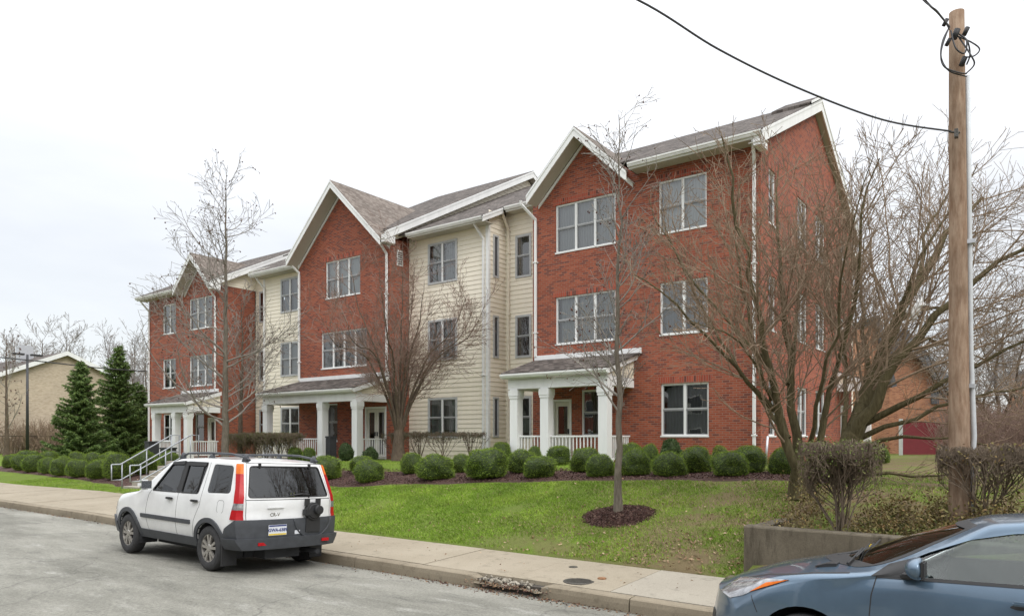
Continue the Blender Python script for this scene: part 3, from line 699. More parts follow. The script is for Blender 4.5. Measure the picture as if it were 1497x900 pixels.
# canopy over the side entrance at the right end
cn = MB(); slab(cn, [(-6.2, 29.2, 4.5), (-6.2, 31.7, 4.5), (-5.0, 31.7, 4.05), (-5.0, 29.2, 4.05)][::-1], .05); c_o = cn.build('canopy_roof', 'shingle', APT)
cn = MB(); cn.box(-6.2, -5.02, 29.22, 29.26, 3.7, 3.98); cn.box(-5.06, -5.0, 29.22, 31.68, 3.8, 4.0); cn.box(-5.3, -5.06, 29.3, 29.5, 1.1, 3.7)
cn.prism([(-6.2, 29.2, 4.45), (-5.0, 29.2, 4.0), (-5.0, 29.2, 3.85), (-6.2, 29.2, 4.3)], (0, .03, 0)); cn.build('canopy_frame', 'porch_white', c_o)
cn = MB(); cn.prism([(-6.2, 29.24, 3.98), (-5.05, 29.24, 3.98), (-6.2, 29.24, 4.32)], (0, .02, 0)); cn.build('canopy_side', 'siding', c_o)
# ---------------------------------------------------------------- cars
def paint(name, col, flake=.0, rough=.28):
    m, nt, b = new_mat(name, rough, 0, .5)
    co = coords(nt); n = noise_tex(nt, co, 3, 5, .7); n2 = noise_tex(nt, co, 40, 4, .8)
    c = mixc(nt, 1, col, ramp(nt, n, [(.3, .9), (.7, 1.05)]), 'MULTIPLY')
    sep = nt.node('ShaderNodeSeparateXYZ'); nt.link(co, sep.inputs[0])
    mr = nt.node('ShaderNodeMapRange'); mr.inputs['From Min'].default_value = .25; mr.inputs['From Max'].default_value = .75; mr.inputs['To Min'].default_value = .45; mr.inputs['To Max'].default_value = 0
    nt.link(sep.outputs[2], mr.inputs[0]); mu = nt.node('ShaderNodeMath', operation='MULTIPLY'); nt.link(mr.outputs[0], mu.inputs[0]); nt.link(n2, mu.inputs[1])
    c = mixc(nt, mu.outputs[0], c, (.16, .145, .12)); nt.link(c, b.inputs['Base Color'])
    b.inputs['Metallic'].default_value = flake; b.inputs['Coat Weight'].default_value = .9; b.inputs['Coat Roughness'].default_value = .05
paint('paint_white', (.74, .745, .74)); paint('paint_blue', (.095, .15, .212), .5, .3)
simple('cladding', (.047, .051, .058), .55, .18, 9, bumps=.15, bscale=120)
simple('tyre', (.03, .03, .031), .8, .25, 12, bumps=.2); simple('rubber', (.02, .02, .021), .6, .1, 9)
simple('rim_alloy', (.42, .40, .37), .35, .15, 14, metal=.7); simple('rim_dark', (.05, .042, .036), .6, .3, 14)
simple('interior_dark', (.03, .031, .034), .85, .2, 6); simple('liner_grey', (.34, .34, .32), .9, .1, 6); simple('seat_grey', (.15, .15, .145), .9, .15, 9)
simple('lamp_red', (.40, .008, .012), .3, .15, 30, spec=.3); simple('lamp_amber', (.70, .16, .015), .3, .1, 30, spec=.3); simple('lamp_clear', (.33, .335, .35), .1, .5, 14, metal=.4, coat=1)
simple('chrome', (.65, .66, .68), .12, .05, 5, metal=1); simple('plate_white', (.66, .68, .72), .5, .05, 5); simple('plate_yellow', (.68, .5, .06), .5, .05, 5); simple('plate_blue', (.02, .035, .16), .5, .05, 5)
glass_mat('car_glass', (.72, .78, .76), .02); glass_mat('car_glass_tint', (.28, .30, .30), .03); glass_mat('windscreen', (.74, .80, .77), .10)

def smooth_curve(pts, width, L):
    xs = np.arange(-.5, L+.5, .01); ys = np.interp(xs, [p[0] for p in pts], [p[1] for p in pts])
    k = max(1, int(width/.01)); ker = np.hanning(k+2)[1:-1]; ker /= ker.sum()
    y2 = np.convolve(np.pad(ys, (k, k), 'edge'), ker, 'same')[k:-k]
    return lambda x: float(np.interp(x, xs, y2))
TT = [0, .25, .5, .72, .88, 1.0]
def loft_body(P, inset=0.0):
    L = P['L']; st = sorted(set([0, .02, .05, .09, .14]+list(np.linspace(.2, L-.2, 92))+[L-.14, L-.09, L-.05, L-.02, L]))
    rings = []
    for x in st:
        zt, zb, W, B, tm, re, cr = (P[k](x) for k in ('zt', 'zb', 'W', 'B', 'tumble', 're', 'crown'))
        B = min(B, zt-re-.02)
        Wt = W-.012-max(0, zt-re-B)*tm
        half = [(t*(W-.09), zb) for t in TT]
        for k in range(1, 9):
            t = k/8; z = zb+(B-zb)*t; s_ = z-P['zmid']
            y = W-(.16*(s_/.5)**2 if s_ < 0 else P['shoulder']*(s_/.35)**2)*(1 if s_ < 0 else 1)
            if k == 1: y -= .0
            y -= P['crease']*math.exp(-((z-P['zc'])/.035)**2)*0
            half.append((y, z))
        yb = half[-1][0]
        zu = zt-re
        for k in range(1, 6): t = k/5; half.append((yb+(Wt-yb)*t, B+(zu-B)*t))
        for k in range(1, 5):
            a = k/4*PI/2; half.append((Wt-re*1.25*(1-math.cos(a)), zu+re*math.sin(a)*(1-cr*.0)))
        ye = half[-1][0]; n_side_end = len(half)-1
        for t in TT[::-1][1:]: half.append((t*ye, zt+cr*(1-t*t)))
        rings.append((x, half))
    nh = len(rings[0][1]); nb = len(TT)-1; ns = nh-1-nb     # index of bottom corner, index of roof edge
    bm = bmesh.new(); R_ = []
    for x, half in rings:
        right = [bm.verts.new((x, y, z)) for y, z in half]
        left = [right[0]]+[bm.verts.new((x, -y, z)) for y, z in half[1:-1]]+[right[-1]]
        R_.append((right, left))
    for (r0, l0), (r1, l1) in zip(R_[:-1], R_[1:]):
        for i in range(nh-1):
            bm.faces.new((r0[i], r1[i], r1[i+1], r0[i+1])); bm.faces.new((l0[i], l0[i+1], l1[i+1], l1[i]))
    for e, (rr, ll) in ((0, R_[0]), (1, R_[-1])):
        x, half = rings[0 if e == 0 else -1]
        rows = []
        for i in range(nb, ns+1):
            if i == nb: row = [ll[j] for j in range(nb, 0, -1)]+[rr[j] for j in range(0, nb+1)]
            elif i == ns: row = [ll[j] for j in range(ns, nh-1)]+[rr[nh-1]]+[rr[j] for j in range(nh-2, ns-1, -1)]
            else:
                y, z = half[i]; tb = (i-nb)/(ns-nb); cz = half[-1][1]-half[ns][1]
                row = [ll[i]]+[bm.verts.new((x, s_*t*y, z+cz*(1-t*t)*max(0, tb*3-2))) for s_, t in [(-1, q) for q in TT[::-1][1:-1]]+[(1, 0)]+[(1, q) for q in TT[1:-1]]]+[rr[i]]
            rows.append(row)
        for a, b_ in zip(rows[:-1], rows[1:]):
            for j in range(len(a)-1): bm.faces.new((a[j], a[j+1], b_[j+1], b_[j]))
    for v_ in bm.verts:
        x, y, z = v_.co; v_.co.x = P['warp'](x, y, z)
    bmesh.ops.recalc_face_normals(bm, faces=bm.faces)
    bm.normal_update()
    return bm
def shell_mesh(P, d_out, d_in, name='tmp', m_out=0, m_in=0):
    bm = loft_body(P); bm.verts.ensure_lookup_table(); n = len(bm.verts)
    co = [v_.co.copy() for v_ in bm.verts]; no = [v_.normal.copy() for v_ in bm.verts]; fs = [[v_.index for v_ in f.verts] for f in bm.faces]; bm.free()
    V = [tuple(c+nn*d_out) for c, nn in zip(co, no)]+[tuple(c-nn*d_in) for c, nn in zip(co, no)]
    Fc = fs+[[i+n for i in f][::-1] for f in fs]
    me = bpy.data.meshes.new(name); me.from_pydata(V, [], Fc)
    me.polygons.foreach_set('material_index', [m_out]*len(fs)+[m_in]*len(fs))
    o = bpy.data.objects.new(name, me); COL.objects.link(o); return o
def cutter(polys):
    """polys: list of (plane, 2-D polygon, a, b) prisms joined in one mesh"""
    mb = MB()
    for plane, poly, a, b in polys:
        if plane == 'xz': mb.prism([(x, a, z) for x, z in poly], (0, b-a, 0))
        elif plane == 'yz': mb.prism([(a, y, z) for y, z in poly], (b-a, 0, 0))
        else: mb.prism([(x, y, a) for x, y in poly], (0, 0, b-a))
    o = mb.build('cut', 'rubber', uv=False); return o
def boolean(o, c, op):
    m = o.modifiers.new('b', 'BOOLEAN'); m.object = c; m.operation = op; m.solver = 'EXACT'; m.use_hole_tolerant = False
    bpy.context.view_layer.update()
    dg = bpy.context.evaluated_depsgraph_get(); me = bpy.data.meshes.new_from_object(o.evaluated_get(dg), preserve_all_data_layers=True, depsgraph=dg)
    o.modifiers.clear(); old = o.data; o.data = me; bpy.data.meshes.remove(old)
    return o
def kill(o):
    me = o.data; bpy.data.objects.remove(o); 
    if me and me.users == 0: bpy.data.meshes.remove(me)
def rounded(poly, r=.04, n=4):
    out = []; N = len(poly)
    for i in range(N):
        p, a, b = Vector(poly[i]), Vector(poly[i-1]), Vector(poly[(i+1) % N])
        da, db = (a-p), (b-p); rr = min(r, da.length*.45, db.length*.45)
        p0, p1 = p+da.normalized()*rr, p+db.normalized()*rr
        for k in range(n+1): t = k/n; out.append(tuple(p0*(1-t)**2+p*2*t*(1-t)+p1*t*t))
    return out
def smooth_by_angle(me, ang=32):
    bm = bmesh.new(); bm.from_mesh(me); bmesh.ops.remove_doubles(bm, verts=bm.verts, dist=2e-4)
    bmesh.ops.dissolve_degenerate(bm, dist=1e-4, edges=bm.edges)
    for f in bm.faces: f.smooth = True
    for e in bm.edges: e.smooth = not (len(e.link_faces) == 2 and e.calc_face_angle(0) > math.radians(ang))
    bm.to_mesh(me); bm.free()
def set_mats(me, mats):
    idx = [p.material_index for p in me.polygons]
    me.materials.clear()
    for m in mats: me.materials.append(MATS[m])
    me.polygons.foreach_set('material_index', [min(i, len(mats)-1) for i in idx])
def panel_one(P, name, polys, d_out, d_in, mats, parent, ring=None):
    for di in (d_in, min(d_in, .008)+(.006 if d_out < -.004 else 0), .004-min(0, d_out)):
        o = shell_mesh(P, d_out, di, name); c = cutter(polys); boolean(o, c, 'INTERSECT'); kill(c)
        if len(o.data.polygons) > 5: break
        kill(o)
    else: print('EMPTY PANEL', name); return None
    if ring: c = cutter(ring); boolean(o, c, 'DIFFERENCE'); kill(c)
    set_mats(o.data, mats if isinstance(mats, list) else [mats]); smooth_by_angle(o.data)
    o.name = name; o.data.name = name; o.parent = parent; return o
def wheel(parent, x, y, r, w_, rim_r, outer):
    """outer = -1 near side, +1 far side"""
    t = MB(); n = 40; prof = [(rim_r-.01, -w_/2+.01), (rim_r+.02, -w_/2), (r-.05, -w_/2-.004), (r-.015, -w_/2+.012), (r, -w_/2+.035), (r, w_/2-.035), (r-.015, w_/2-.012), (r-.05, w_/2+.004), (rim_r+.02, w_/2), (rim_r-.01, w_/2-.01)]
    for i in range(n):
        a0, a1 = 2*PI*i/n, 2*PI*(i+1)/n
        for (r0, y0), (r1, y1) in zip(prof[:-1], prof[1:]):
            t.face([(x+r0*math.cos(a0), y+y0, r+r0*math.sin(a0)), (x+r0*math.cos(a1), y+y0, r+r0*math.sin(a1)), (x+r1*math.cos(a1), y+y1, r+r1*math.sin(a1)), (x+r1*math.cos(a0), y+y1, r+r1*math.sin(a0))], smooth=True)
    wo = things_part('wheel', parent)
    to = t.build('tyre', 'tyre', None, uv=False); to.parent = wo; smooth_by_angle(to.data, 40)
    m = MB(); yo = y+outer*(w_/2-.012)
    def ring(r0, y0, r1, y1, mi):
        for i in range(n):
            a0, a1 = 2*PI*i/n, 2*PI*(i+1)/n
            m.face([(x+r0*math.cos(a0), y0, r+r0*math.sin(a0)), (x+r0*math.cos(a1), y0, r+r0*math.sin(a1)), (x+r1*math.cos(a1), y1, r+r1*math.sin(a1)), (x+r1*math.cos(a0), y1, r+r1*math.sin(a0))], mi, True)
    ring(rim_r+.004, yo, rim_r-.018, yo-outer*.004, 0); ring(rim_r-.018, yo-outer*.004, rim_r-.03, yo-outer*.08, 0); ring(rim_r-.03, yo-outer*.08, .001, yo-outer*.08, 1)
    for k in range(5):
        for dl in (-.2, .2):
            a = 2*PI*k/5+.3; q = []
            ra, rb = .04, rim_r-.012
            for rr, aa, hw in ((ra, a+dl*.9, .018), (rb, a+dl*1.15, .021)):
                cx_, cz_ = rr*math.cos(aa), rr*math.sin(aa); tx, tz = -math.sin(aa), math.cos(aa)
                q += [(x+cx_-tx*hw, r+cz_-tz*hw), (x+cx_+tx*hw, r+cz_+tz*hw)]
            P4 = [(q[0][0], yo-outer*.03, q[0][1]), (q[1][0], yo-outer*.03, q[1][1]), (q[3][0], yo-outer*.03, q[3][1]), (q[2][0], yo-outer*.03, q[2][1])]
            m.prism(P4, (0, outer*.026, 0), 0)
    m.tube([(x, yo-outer*.06, r), (x, yo-outer*.004, r), (x, yo, r)], [.062, .06, .045], 16, 0)
    for k in range(5):
        a = 2*PI*k/5+.3+PI/5; m.tube([(x+.05*math.cos(a), yo-outer*.03, r+.05*math.sin(a)), (x+.05*math.cos(a), yo-outer*.001, r+.05*math.sin(a))], .008, 6, 1)
    ro_ = m.build('rim', ['rim_alloy', 'rim_dark'], None, uv=False); ro_.parent = wo
    return wo
def things_part(name, parent):
    o = bpy.data.objects.new(name, None); COL.objects.link(o); o.parent = parent; o.empty_display_size = .1; return o
def part(name, mb, mats, parent, bevel=0):
    o = mb.build(name, mats, None, uv=False, bevel=bevel); o.parent = parent; return o
def text_mesh(name, s_, size, mat, parent, loc, rot, depth=.002, bold=.0):
    cu = bpy.data.curves.new(name, 'FONT'); cu.body = s_; cu.size = size; cu.extrude = depth; cu.offset = bold; cu.align_x = 'CENTER'; cu.align_y = 'CENTER'; cu.resolution_u = 3
    t = bpy.data.objects.new(name, cu); COL.objects.link(t); bpy.context.view_layer.update()
    me = bpy.data.meshes.new_from_object(t.evaluated_get(bpy.context.evaluated_depsgraph_get())); bpy.data.objects.remove(t); bpy.data.curves.remove(cu)
    o = bpy.data.objects.new(name, me); COL.objects.link(o); me.materials.clear(); me.materials.append(MATS[mat]); o.parent = parent; o.location = loc; o.rotation_euler = rot; return o
def arch(cx_, cz_, r, n=24, a0=0, a1=2*PI): return [(cx_+r*math.cos(a0+(a1-a0)*k/n), cz_+r*math.sin(a0+(a1-a0)*k/n)) for k in range(n+(0 if a1-a0 > 6.2 else 1))]
def liner(parent, x, zc, r, sg, W):
    m = MB(); n = 20; ya, yb = sg*(W-.05), sg*(W-.36)
    for i in range(n):
        a0, a1 = -.35+(PI+.7)*i/n, -.35+(PI+.7)*(i+1)/n
        m.face([(x+r*math.cos(a0), ya, zc+r*math.sin(a0)), (x+r*math.cos(a1), ya, zc+r*math.sin(a1)), (x+r*math.cos(a1), yb, zc+r*math.sin(a1)), (x+r*math.cos(a0), yb, zc+r*math.sin(a0))])
        m.face([(x, yb, zc), (x+r*math.cos(a0), yb, zc+r*math.sin(a0)), (x+r*math.cos(a1), yb, zc+r*math.sin(a1))])
    o = m.build('wheel_housing', 'interior_dark', None, uv=False, recalc=False); o.parent = parent
def seat(parent, x, y, s_=1):
    m = MB()
    m.prism([(x-.25, y-.24, .42), (x+.25, y-.24, .38), (x+.25, y-.24, .52), (x-.25, y-.24, .56)], (0, .48, 0))
    m.prism([(x+.18, y-.23, .5), (x+.33, y-.23, .5), (x+.52, y-.23, 1.12), (x+.40, y-.23, 1.14)], (0, .46, 0))
    m.prism([(x+.42, y-.13, 1.16), (x+.53, y-.13, 1.15), (x+.57, y-.13, 1.33), (x+.47, y-.13, 1.34)], (0, .26, 0))
    part('seat', m, 'seat_grey', parent, bevel=.03)
def steering(parent, x, y, z):
    m = MB(); pts = []; 
    for k in range(25):
        a = 2*PI*k/24; pts.append((x+.07*math.sin(a)*.9, y+.18*math.cos(a), z+.17*math.sin(a)))
    m.tube(pts, .014, 6, cap=False); m.tube([(x-.2, y, z-.1), (x, y, z)], .04, 8); m.box(x-.01, x+.02, y-.17, y+.17, z-.015, z+.02); part('steering_wheel', m, 'interior_dark', parent)

def panel(P, name, polys, d_out, d_in, mats, parent, ring=None):
    if len(polys) == 1 and polys[0][0] == 'xz' and polys[0][2] == -1.2 and polys[0][3] == 1.2 and 'bumper' not in name:
        pl, q, a, b = polys[0]
        panel_one(P, name, [(pl, q, -1.2, -.3)], d_out, d_in, mats, parent, ring); return panel_one(P, name, [(pl, q, .3, 1.2)], d_out, d_in, mats, parent, ring)
    return panel_one(P, name, polys, d_out, d_in, mats, parent, ring)
def grow(poly, d):
    out = []; N = len(poly); A = sum(poly[i][0]*poly[(i+1) % N][1]-poly[(i+1) % N][0]*poly[i][1] for i in range(N)); sg = 1 if A > 0 else -1
    for i in range(N):
        p, a, b = Vector(poly[i]), Vector(poly[i-1]), Vector(poly[(i+1) % N])
        t = (b-a).normalized(); out.append(tuple(p+Vector((t.y, -t.x))*d*sg))
    return out
def ring_panel(P, name, plane, poly, a, b, w_, d_out, mat, parent):
    return panel(P, name, [(plane, grow(poly, w_/2), a, b)], d_out, .012, mat, parent, ring=[(plane, grow(poly, -w_/2), a-.5, b+.5)])
def seam(P, name, polys, parent, mat='rubber'): return panel(P, name, polys, .0012, .004, mat, parent)
def line_poly(pts, w_=.007):
    """thin closed ribbon along a polyline (x,z)"""
    a, b_ = [], []
    for i, p in enumerate(pts):
        q0 = Vector(pts[max(0, i-1)]); q1 = Vector(pts[min(len(pts)-1, i+1)]); t = (q1-q0).normalized(); n_ = Vector((-t.y, t.x))*w_/2
        a.append(tuple(Vector(p)+n_)); b_.append(tuple(Vector(p)-n_))
    return a+b_[::-1]

# ============ the white SUV
def make_suv():
    car = things('parked_suv', 'white SUV with dark grey lower cladding and roof rails parked at the kerb', 'car')
    L = 4.36
    P = dict(L=L,
      zt=smooth_curve([(0, .86), (.12, .93), (.5, 1.0), (1.12, 1.075), (1.25, 1.12), (1.98, 1.59), (2.25, 1.65), (3.0, 1.675), (3.9, 1.66), (4.36, 1.615)], .14, L),
      zb=smooth_curve([(0, .34), (.4, .33), (3.8, .34), (4.05, .40), (4.36, .42)], .2, L),
      W=smooth_curve([(0, .80), (.35, .865), (1, .89), (3.5, .89), (4.1, .88), (4.36, .85)], .3, L),
      B=smooth_curve([(0, 1.0), (1.2, 1.07), (4.36, 1.12)], .2, L),
      tumble=smooth_curve([(0, .5), (1.1, .5), (1.6, .30), (4.36, .27)], .3, L),
      re=smooth_curve([(0, .05), (1.2, .05), (2, .07), (4.3, .06)], .3, L),
      crown=smooth_curve([(0, .03), (1.1, .04), (2, .035), (4.36, .03)], .3, L),
      zmid=.72, shoulder=.03, crease=0, zc=.9)
    def warp(x, y, z):
        f = max(0, 1-x/.7)**2; x2 = x+f*(.22*(y/.85)**4+.06*(y/.85)**2-.0+ (.10*max(0, z-.7)/.3))
        r_ = max(0, min(1, (x-3.3)/1.06))**2.2
        x2 -= r_*(.10*(abs(y)/.85)**5+.03*(y/.85)**2)
        x2 -= r_*max(0, z-1.08)*.40
        x2 -= r_*max(0, .02*(z > .8))
        return x2
    P['warp'] = warp
    body = shell_mesh(P, 0, .015, 'body', 0, 1)
    ax = (.87, 3.52); R_ = .335
    doorF = rounded([(1.66, 1.115), (2.09, 1.565), (2.50, 1.60), (2.47, 1.12)], .04)
    doorR = rounded([(2.59, 1.12), (2.61, 1.60), (3.20, 1.60), (3.12, 1.13)], .04)
    quart = rounded([(3.36, 1.15), (3.38, 1.59), (3.93, 1.575), (4.0, 1.17)], .07)
    rearg = rounded([(-.70, 1.12), (.70, 1.12), (.60, 1.575), (-.60, 1.575)], .05)
    screen = rounded([(-.74, 1.13), (.74, 1.13), (.58, 1.55), (-.58, 1.55)], .06)
    cuts = cutter([('xz', doorF, -1.2, 1.2), ('xz', doorR, -1.2, 1.2), ('xz', quart, -1.2, 1.2)]+[('xz', arch(a, R_+.0, .385), s_*.55, s_*1.2) for a in ax for s_ in (-1, 1)])
    boolean(body, cuts, 'DIFFERENCE'); kill(cuts)
    c2 = cutter([('yz', rearg, 3.95, 5.0)]); boolean(body, c2, 'DIFFERENCE'); kill(c2)
    c2 = cutter([('yz', screen, .8, 2.2)]); boolean(body, c2, 'DIFFERENCE'); kill(c2)
    set_mats(body.data, ['paint_white', 'liner_grey']); smooth_by_angle(body.data); body.parent = car
    panel(P, 'side_window', [('xz', doorF, -1.2, -.3)], -.014, .019, 'car_glass', car); panel(P, 'side_window', [('xz', doorR, -1.2, -.3)], -.014, .019, 'car_glass_tint', car)
    panel(P, 'side_window', [('xz', quart, -1.2, -.3)], -.006, .011, 'car_glass_tint', car)
    for q, m_ in ((doorF, 'car_glass'), (doorR, 'car_glass_tint'), (quart, 'car_glass_tint')): panel(P, 'side_window', [('xz', q, .3, 1.2)], -.014, .019, m_, car)
    panel(P, 'rear_window', [('yz', rearg, 3.9, 5)], -.008, .013, 'car_glass_tint', car); panel(P, 'windscreen', [('yz', screen, .8, 2.2)], -.008, .013, 'windscreen', car)
    # black frame between the doors and around the side glass, drip visors
    pil = [('xz', [(2.47, 1.11), (2.50, 1.61), (2.61, 1.61), (2.59, 1.11)], -1.2, 1.2)]
    panel(P, 'door_pillar', pil, .003, .02, 'rubber', car)
    for q in (doorF, doorR):
        for s_ in (-1, 1): ring_panel(P, 'window_seal', 'xz', q, *sorted((s_*.3, s_*1.2)), .02, .004, 'rubber', car)
    ring_panel(P, 'window_seal', 'yz', rearg, 3.9, 5, .016, .003, 'rubber', car)
    panel(P, 'rain_visor', [('xz', [(2.10, 1.55), (2.12, 1.595), (2.5, 1.62), (2.5, 1.56)], -1.2, -.3), ], .018, .002, 'rubber', car); panel(P, 'rain_visor', [('xz', [(2.62, 1.55), (2.62, 1.615), (3.19, 1.61), (3.17, 1.55)], -1.2, -.3)], .018, .002, 'rubber', car)
    panel(P, 'window_seal', [('xz', line_poly([(3.05, 1.12), (3.09, 1.6)], .022), -1.2, -.3)], -.003, .02, 'rubber', car)
    # door seams, fuel flap
    seam(P, 'door_seam', [('xz', line_poly([(1.60, .45), (1.52, .75), (1.57, 1.05), (1.64, 1.12)]), -1.2, 1.2)], car)
    seam(P, 'door_seam', [('xz', line_poly([(2.535, .45), (2.53, 1.12)]), -1.2, 1.2)], car)
    seam(P, 'door_seam', [('xz', line_poly([(3.02, .45), (3.09, .72), (3.22, .95), (3.24, 1.2), (3.27, 1.61)]), -1.2, 1.2)], car)
    seam(P, 'fuel_flap', [('xz', line_poly([(3.75, .88), (3.72, .91), (3.72, 1.03), (3.75, 1.06), (3.86, 1.06), (3.89, 1.03), (3.89, .91), (3.86, .88)], .005), -1.2, -.3)], car)
    # cladding
    panel(P, 'side_moulding', [('xz', [(1.38, .655), (1.38, .72), (2.99, .72), (2.99, .655)], -1.2, 1.2)], .022, .005, 'cladding', car)
    for a in ax:
        ring = arch(a, R_, .455, 26, -.25, PI+.25)+arch(a, R_, .384, 26, -.25, PI+.25)[::-1]
        panel(P, 'wheel_flare', [('xz', ring, -1.2, 1.2)], .022, .02, 'cladding', car)
    panel(P, 'rocker_panel', [('xz', [(1.28, .2), (1.28, .46), (3.10, .46), (3.10, .2)], -1.2, 1.2)], .018, .02, 'cladding', car)
    panel(P, 'rear_bumper', [('xz', [(3.93, .2), (3.93, .53), (3.99, .66), (4.05, .70), (4.22, .80), (5, .80), (5, .2)], -1.2, 1.2)], .03, .012, 'cladding', car)
    panel(P, 'rear_bumper_step', [('xz', [(3.95, .36), (3.95, .52), (5, .55), (5, .36)], -1.2, 1.2)], .075, .01, 'cladding', car)
    panel(P, 'front_bumper', [('xz', [(-1, .2), (-1, .62), (.2, .62), (.42, .52), (.42, .2)], -1.2, 1.2)], .03, .012, 'cladding', car)
    m = MB(); m.box(.22, .24, -.6, .6, .72, .84); part('grille', m, 'rubber', car)
    for s_ in (-1, 1): panel(P, 'headlight', [('yz', [(s_*.5, .70), (s_*.83, .72), (s_*.83, .86), (s_*.5, .84)], -.2, .5)], .006, .02, 'lamp_clear', car)
    # tail lamps
    for s_ in (-1, 1):
        ya, yb = (-1.0, -.5) if s_ < 0 else (.5, 1.0)
        for nm, z0, z1, mt in (('lamp_lens', .80, .94, 'lamp_red'), ('lamp_lens', .942, 1.035, 'lamp_clear'), ('lamp_lens', 1.037, 1.46, 'lamp_red'), ('lamp_lens', 1.462, 1.61, 'lamp_amber')):
            def xe(z): return float(np.interp(z, [.8, 1.1, 1.6], [4.09, 4.15, 3.985]))
            pz = [z0, (z0+z1)/2, z1]
            poly = [(xe(z), z) for z in pz]+[(5, z1), (5, z0)]
            o = shell_mesh(P, .018, .006, nm); c = cutter([('xz', poly, ya, yb)]); boolean(o, c, 'INTERSECT'); kill(c); n0 = len(o.data.polygons)
            c = cutter([('yz', [(s_*(.775-.17*(z-1.1) if z > 1.1 else .775), z) for z in (z0, z1)]+[(s_*1.2, z1), (s_*1.2, z0)], 3.5, 5)]); boolean(o, c, 'INTERSECT'); kill(c)
            set_mats(o.data, [mt]); smooth_by_angle(o.data); o.parent = car; o.name = 'tail_lamp'
            o['label'] = {'lamp_red': 'red section of the tall tail lamp', 'lamp_clear': 'clear section of the tall tail lamp', 'lamp_amber': 'amber top section of the tall tail lamp'}[mt]
    # tailgate details (rear face near x = 4.3)
    xr = lambda y, z: P['warp'](L, y, z)
    seam(P, 'tailgate_seam', [('yz', line_poly([(-.735, .80), (-.735, 1.1), (-.64, 1.62), (.64, 1.62), (.735, 1.1), (.735, .80)], .008), 3.9, 5)], car)
    seam(P, 'tailgate_seam', [('yz', line_poly([(-.73, 1.085), (.73, 1.085)], .010), 3.9, 5)], car)
    m = MB(); m.box(xr(-.27, .96)-.0, xr(-.27, .96)+.022, -.43, -.15, .955, .985); part('tailgate_handle', m, 'paint_white', car, bevel=.008)
    m = MB(); x0 = xr(-.27, .66)+.03
    m.box(x0, x0+.006, -.43, -.125, .565, .72, 0); m.box(x0+.006, x0+.0075, -.425, -.13, .695, .716, 1); m.box(x0+.006, x0+.0075, -.425, -.13, .569, .592, 2)
    pl = part('licence_plate', m, ['plate_white', 'plate_blue', 'plate_yellow'], car)
    text_mesh('plate_number', 'GWA-6389', .067, 'plate_blue', pl, (x0+.008, -.277, .642), (PI/2, 0, PI/2), bold=.0012)
    text_mesh('model_badge', 'CR-V', .075, 'chrome', car, (xr(-.3, .87)+.004, -.30, .865), (PI/2, 0, PI/2), .003)
    m = MB(); bx = xr(0, 1.14)-.0; 
    for y0 in (-.035, .02): m.box(bx, bx+.012, y0, y0+.015, 1.12, 1.19)
    m.box(bx, bx+.012, -.02, .02, 1.148, 1.16); part('badge', m, 'chrome', car)
    # spare wheel carrier bracket without its wheel
    m = MB(); xb = xr(.3, .8); 
    m.tube([(xb-.01, .335, .90), (xb+.075, .335, .90)], .135, 24); m.tube([(xb+.075, .335, .90), (xb+.085, .335, .90)], [.12, .10], 24); m.tube([(xb+.07, .385, .92), (xb+.15, .385, .92)], .068, 18); m.tube([(xb+.15, .385, .92), (xb+.155, .385, .92)], [.055, .05], 12, 0); m.box(xb, xb+.09, .17, .30, .84, .93)
    m.box(xb, xb+.06, .20, .26, .98, 1.09); m.box(xb, xb+.06, .40, .46, .98, 1.09); m.box(xb-.01, xb+.045, .21, .47, .58, .80)
    part('spare_wheel_bracket', m, 'rubber', car, bevel=.006)
    m = MB(); pts = []
    for k in range(17): a = PI+PI*k/16; pts.append((xb+.04, .335+.33*math.cos(a), .80+.30*math.sin(a)))
    m.tube(pts, .012, 6); part('bumper_recess', m, 'cladding', car)
    m = MB(); x1 = xr(.08, .6)+.03; m.box(x1, x1+.003, .02, .11, .565, .62); part('sticker', m, 'plate_white', car)
    for y0 in (-.60, .50): m = MB(); xx = xr(y0, .45)+.06; m.box(xx-.01, xx+.022, y0, y0+.13, .43, .475); part('reflector', m, 'lamp_red', car)
    m = MB(); xw = xr(.25, 1.16)+.012; m.tube([(xw, .30, 1.105), (xw+.03, .29, 1.15), (xw+.02, .16, 1.165), (xw+.012, -.05, 1.14)], .012, 6); part('rear_wiper', m, 'rubber', car)
    for y0 in (-.47, .40): m = MB(); xx = xr(y0, 1.6); m.box(xx-.06, xx+.03, y0, y0+.04, 1.545, 1.625); part('glass_hinge', m, 'rubber', car, bevel=.01)
    # roof rails
    for s_ in (-1, 1):
        m = MB(); y = s_*.60
        m.tube([(2.12, y, 1.675), (2.3, y, 1.735), (2.9, y, 1.755), (3.6, y, 1.745), (4.0, y, 1.70), (4.1, y, 1.66)], .018, 8)
        for x in (2.15, 3.05, 4.0): m.tube([(x-.02, y, 1.63), (x, y, 1.70), (x+.01, y, 1.745)], [.055, .045, .025], 10)
        part('roof_rail', m, 'cladding', car)
    for x in (2.45, 3.4): m = MB(); m.tube([(x, -.60, 1.74), (x, .60, 1.74)], .014, 8); part('roof_crossbar', m, 'cladding', car)
    # handles, mirrors
    for s_ in (-1, 1):
        for x in (2.22, 3.0):
            m = MB(); y = s_*.885; m.box(x, x+.19, y-.012 if s_ > 0 else y-.035, y+.035 if s_ > 0 else y+.012, 1.0, 1.035); part('door_handle', m, 'rubber', car, bevel=.012)
        m = MB(); m.box(1.60, 1.74, s_*.88, s_*1.10, 1.12, 1.29); part('wing_mirror', m, 'paint_white', car, bevel=.06)
        m = MB(); m.box(1.741, 1.746, s_*.91, s_*1.075, 1.145, 1.27); part('mirror_glass', m, 'chrome', car)
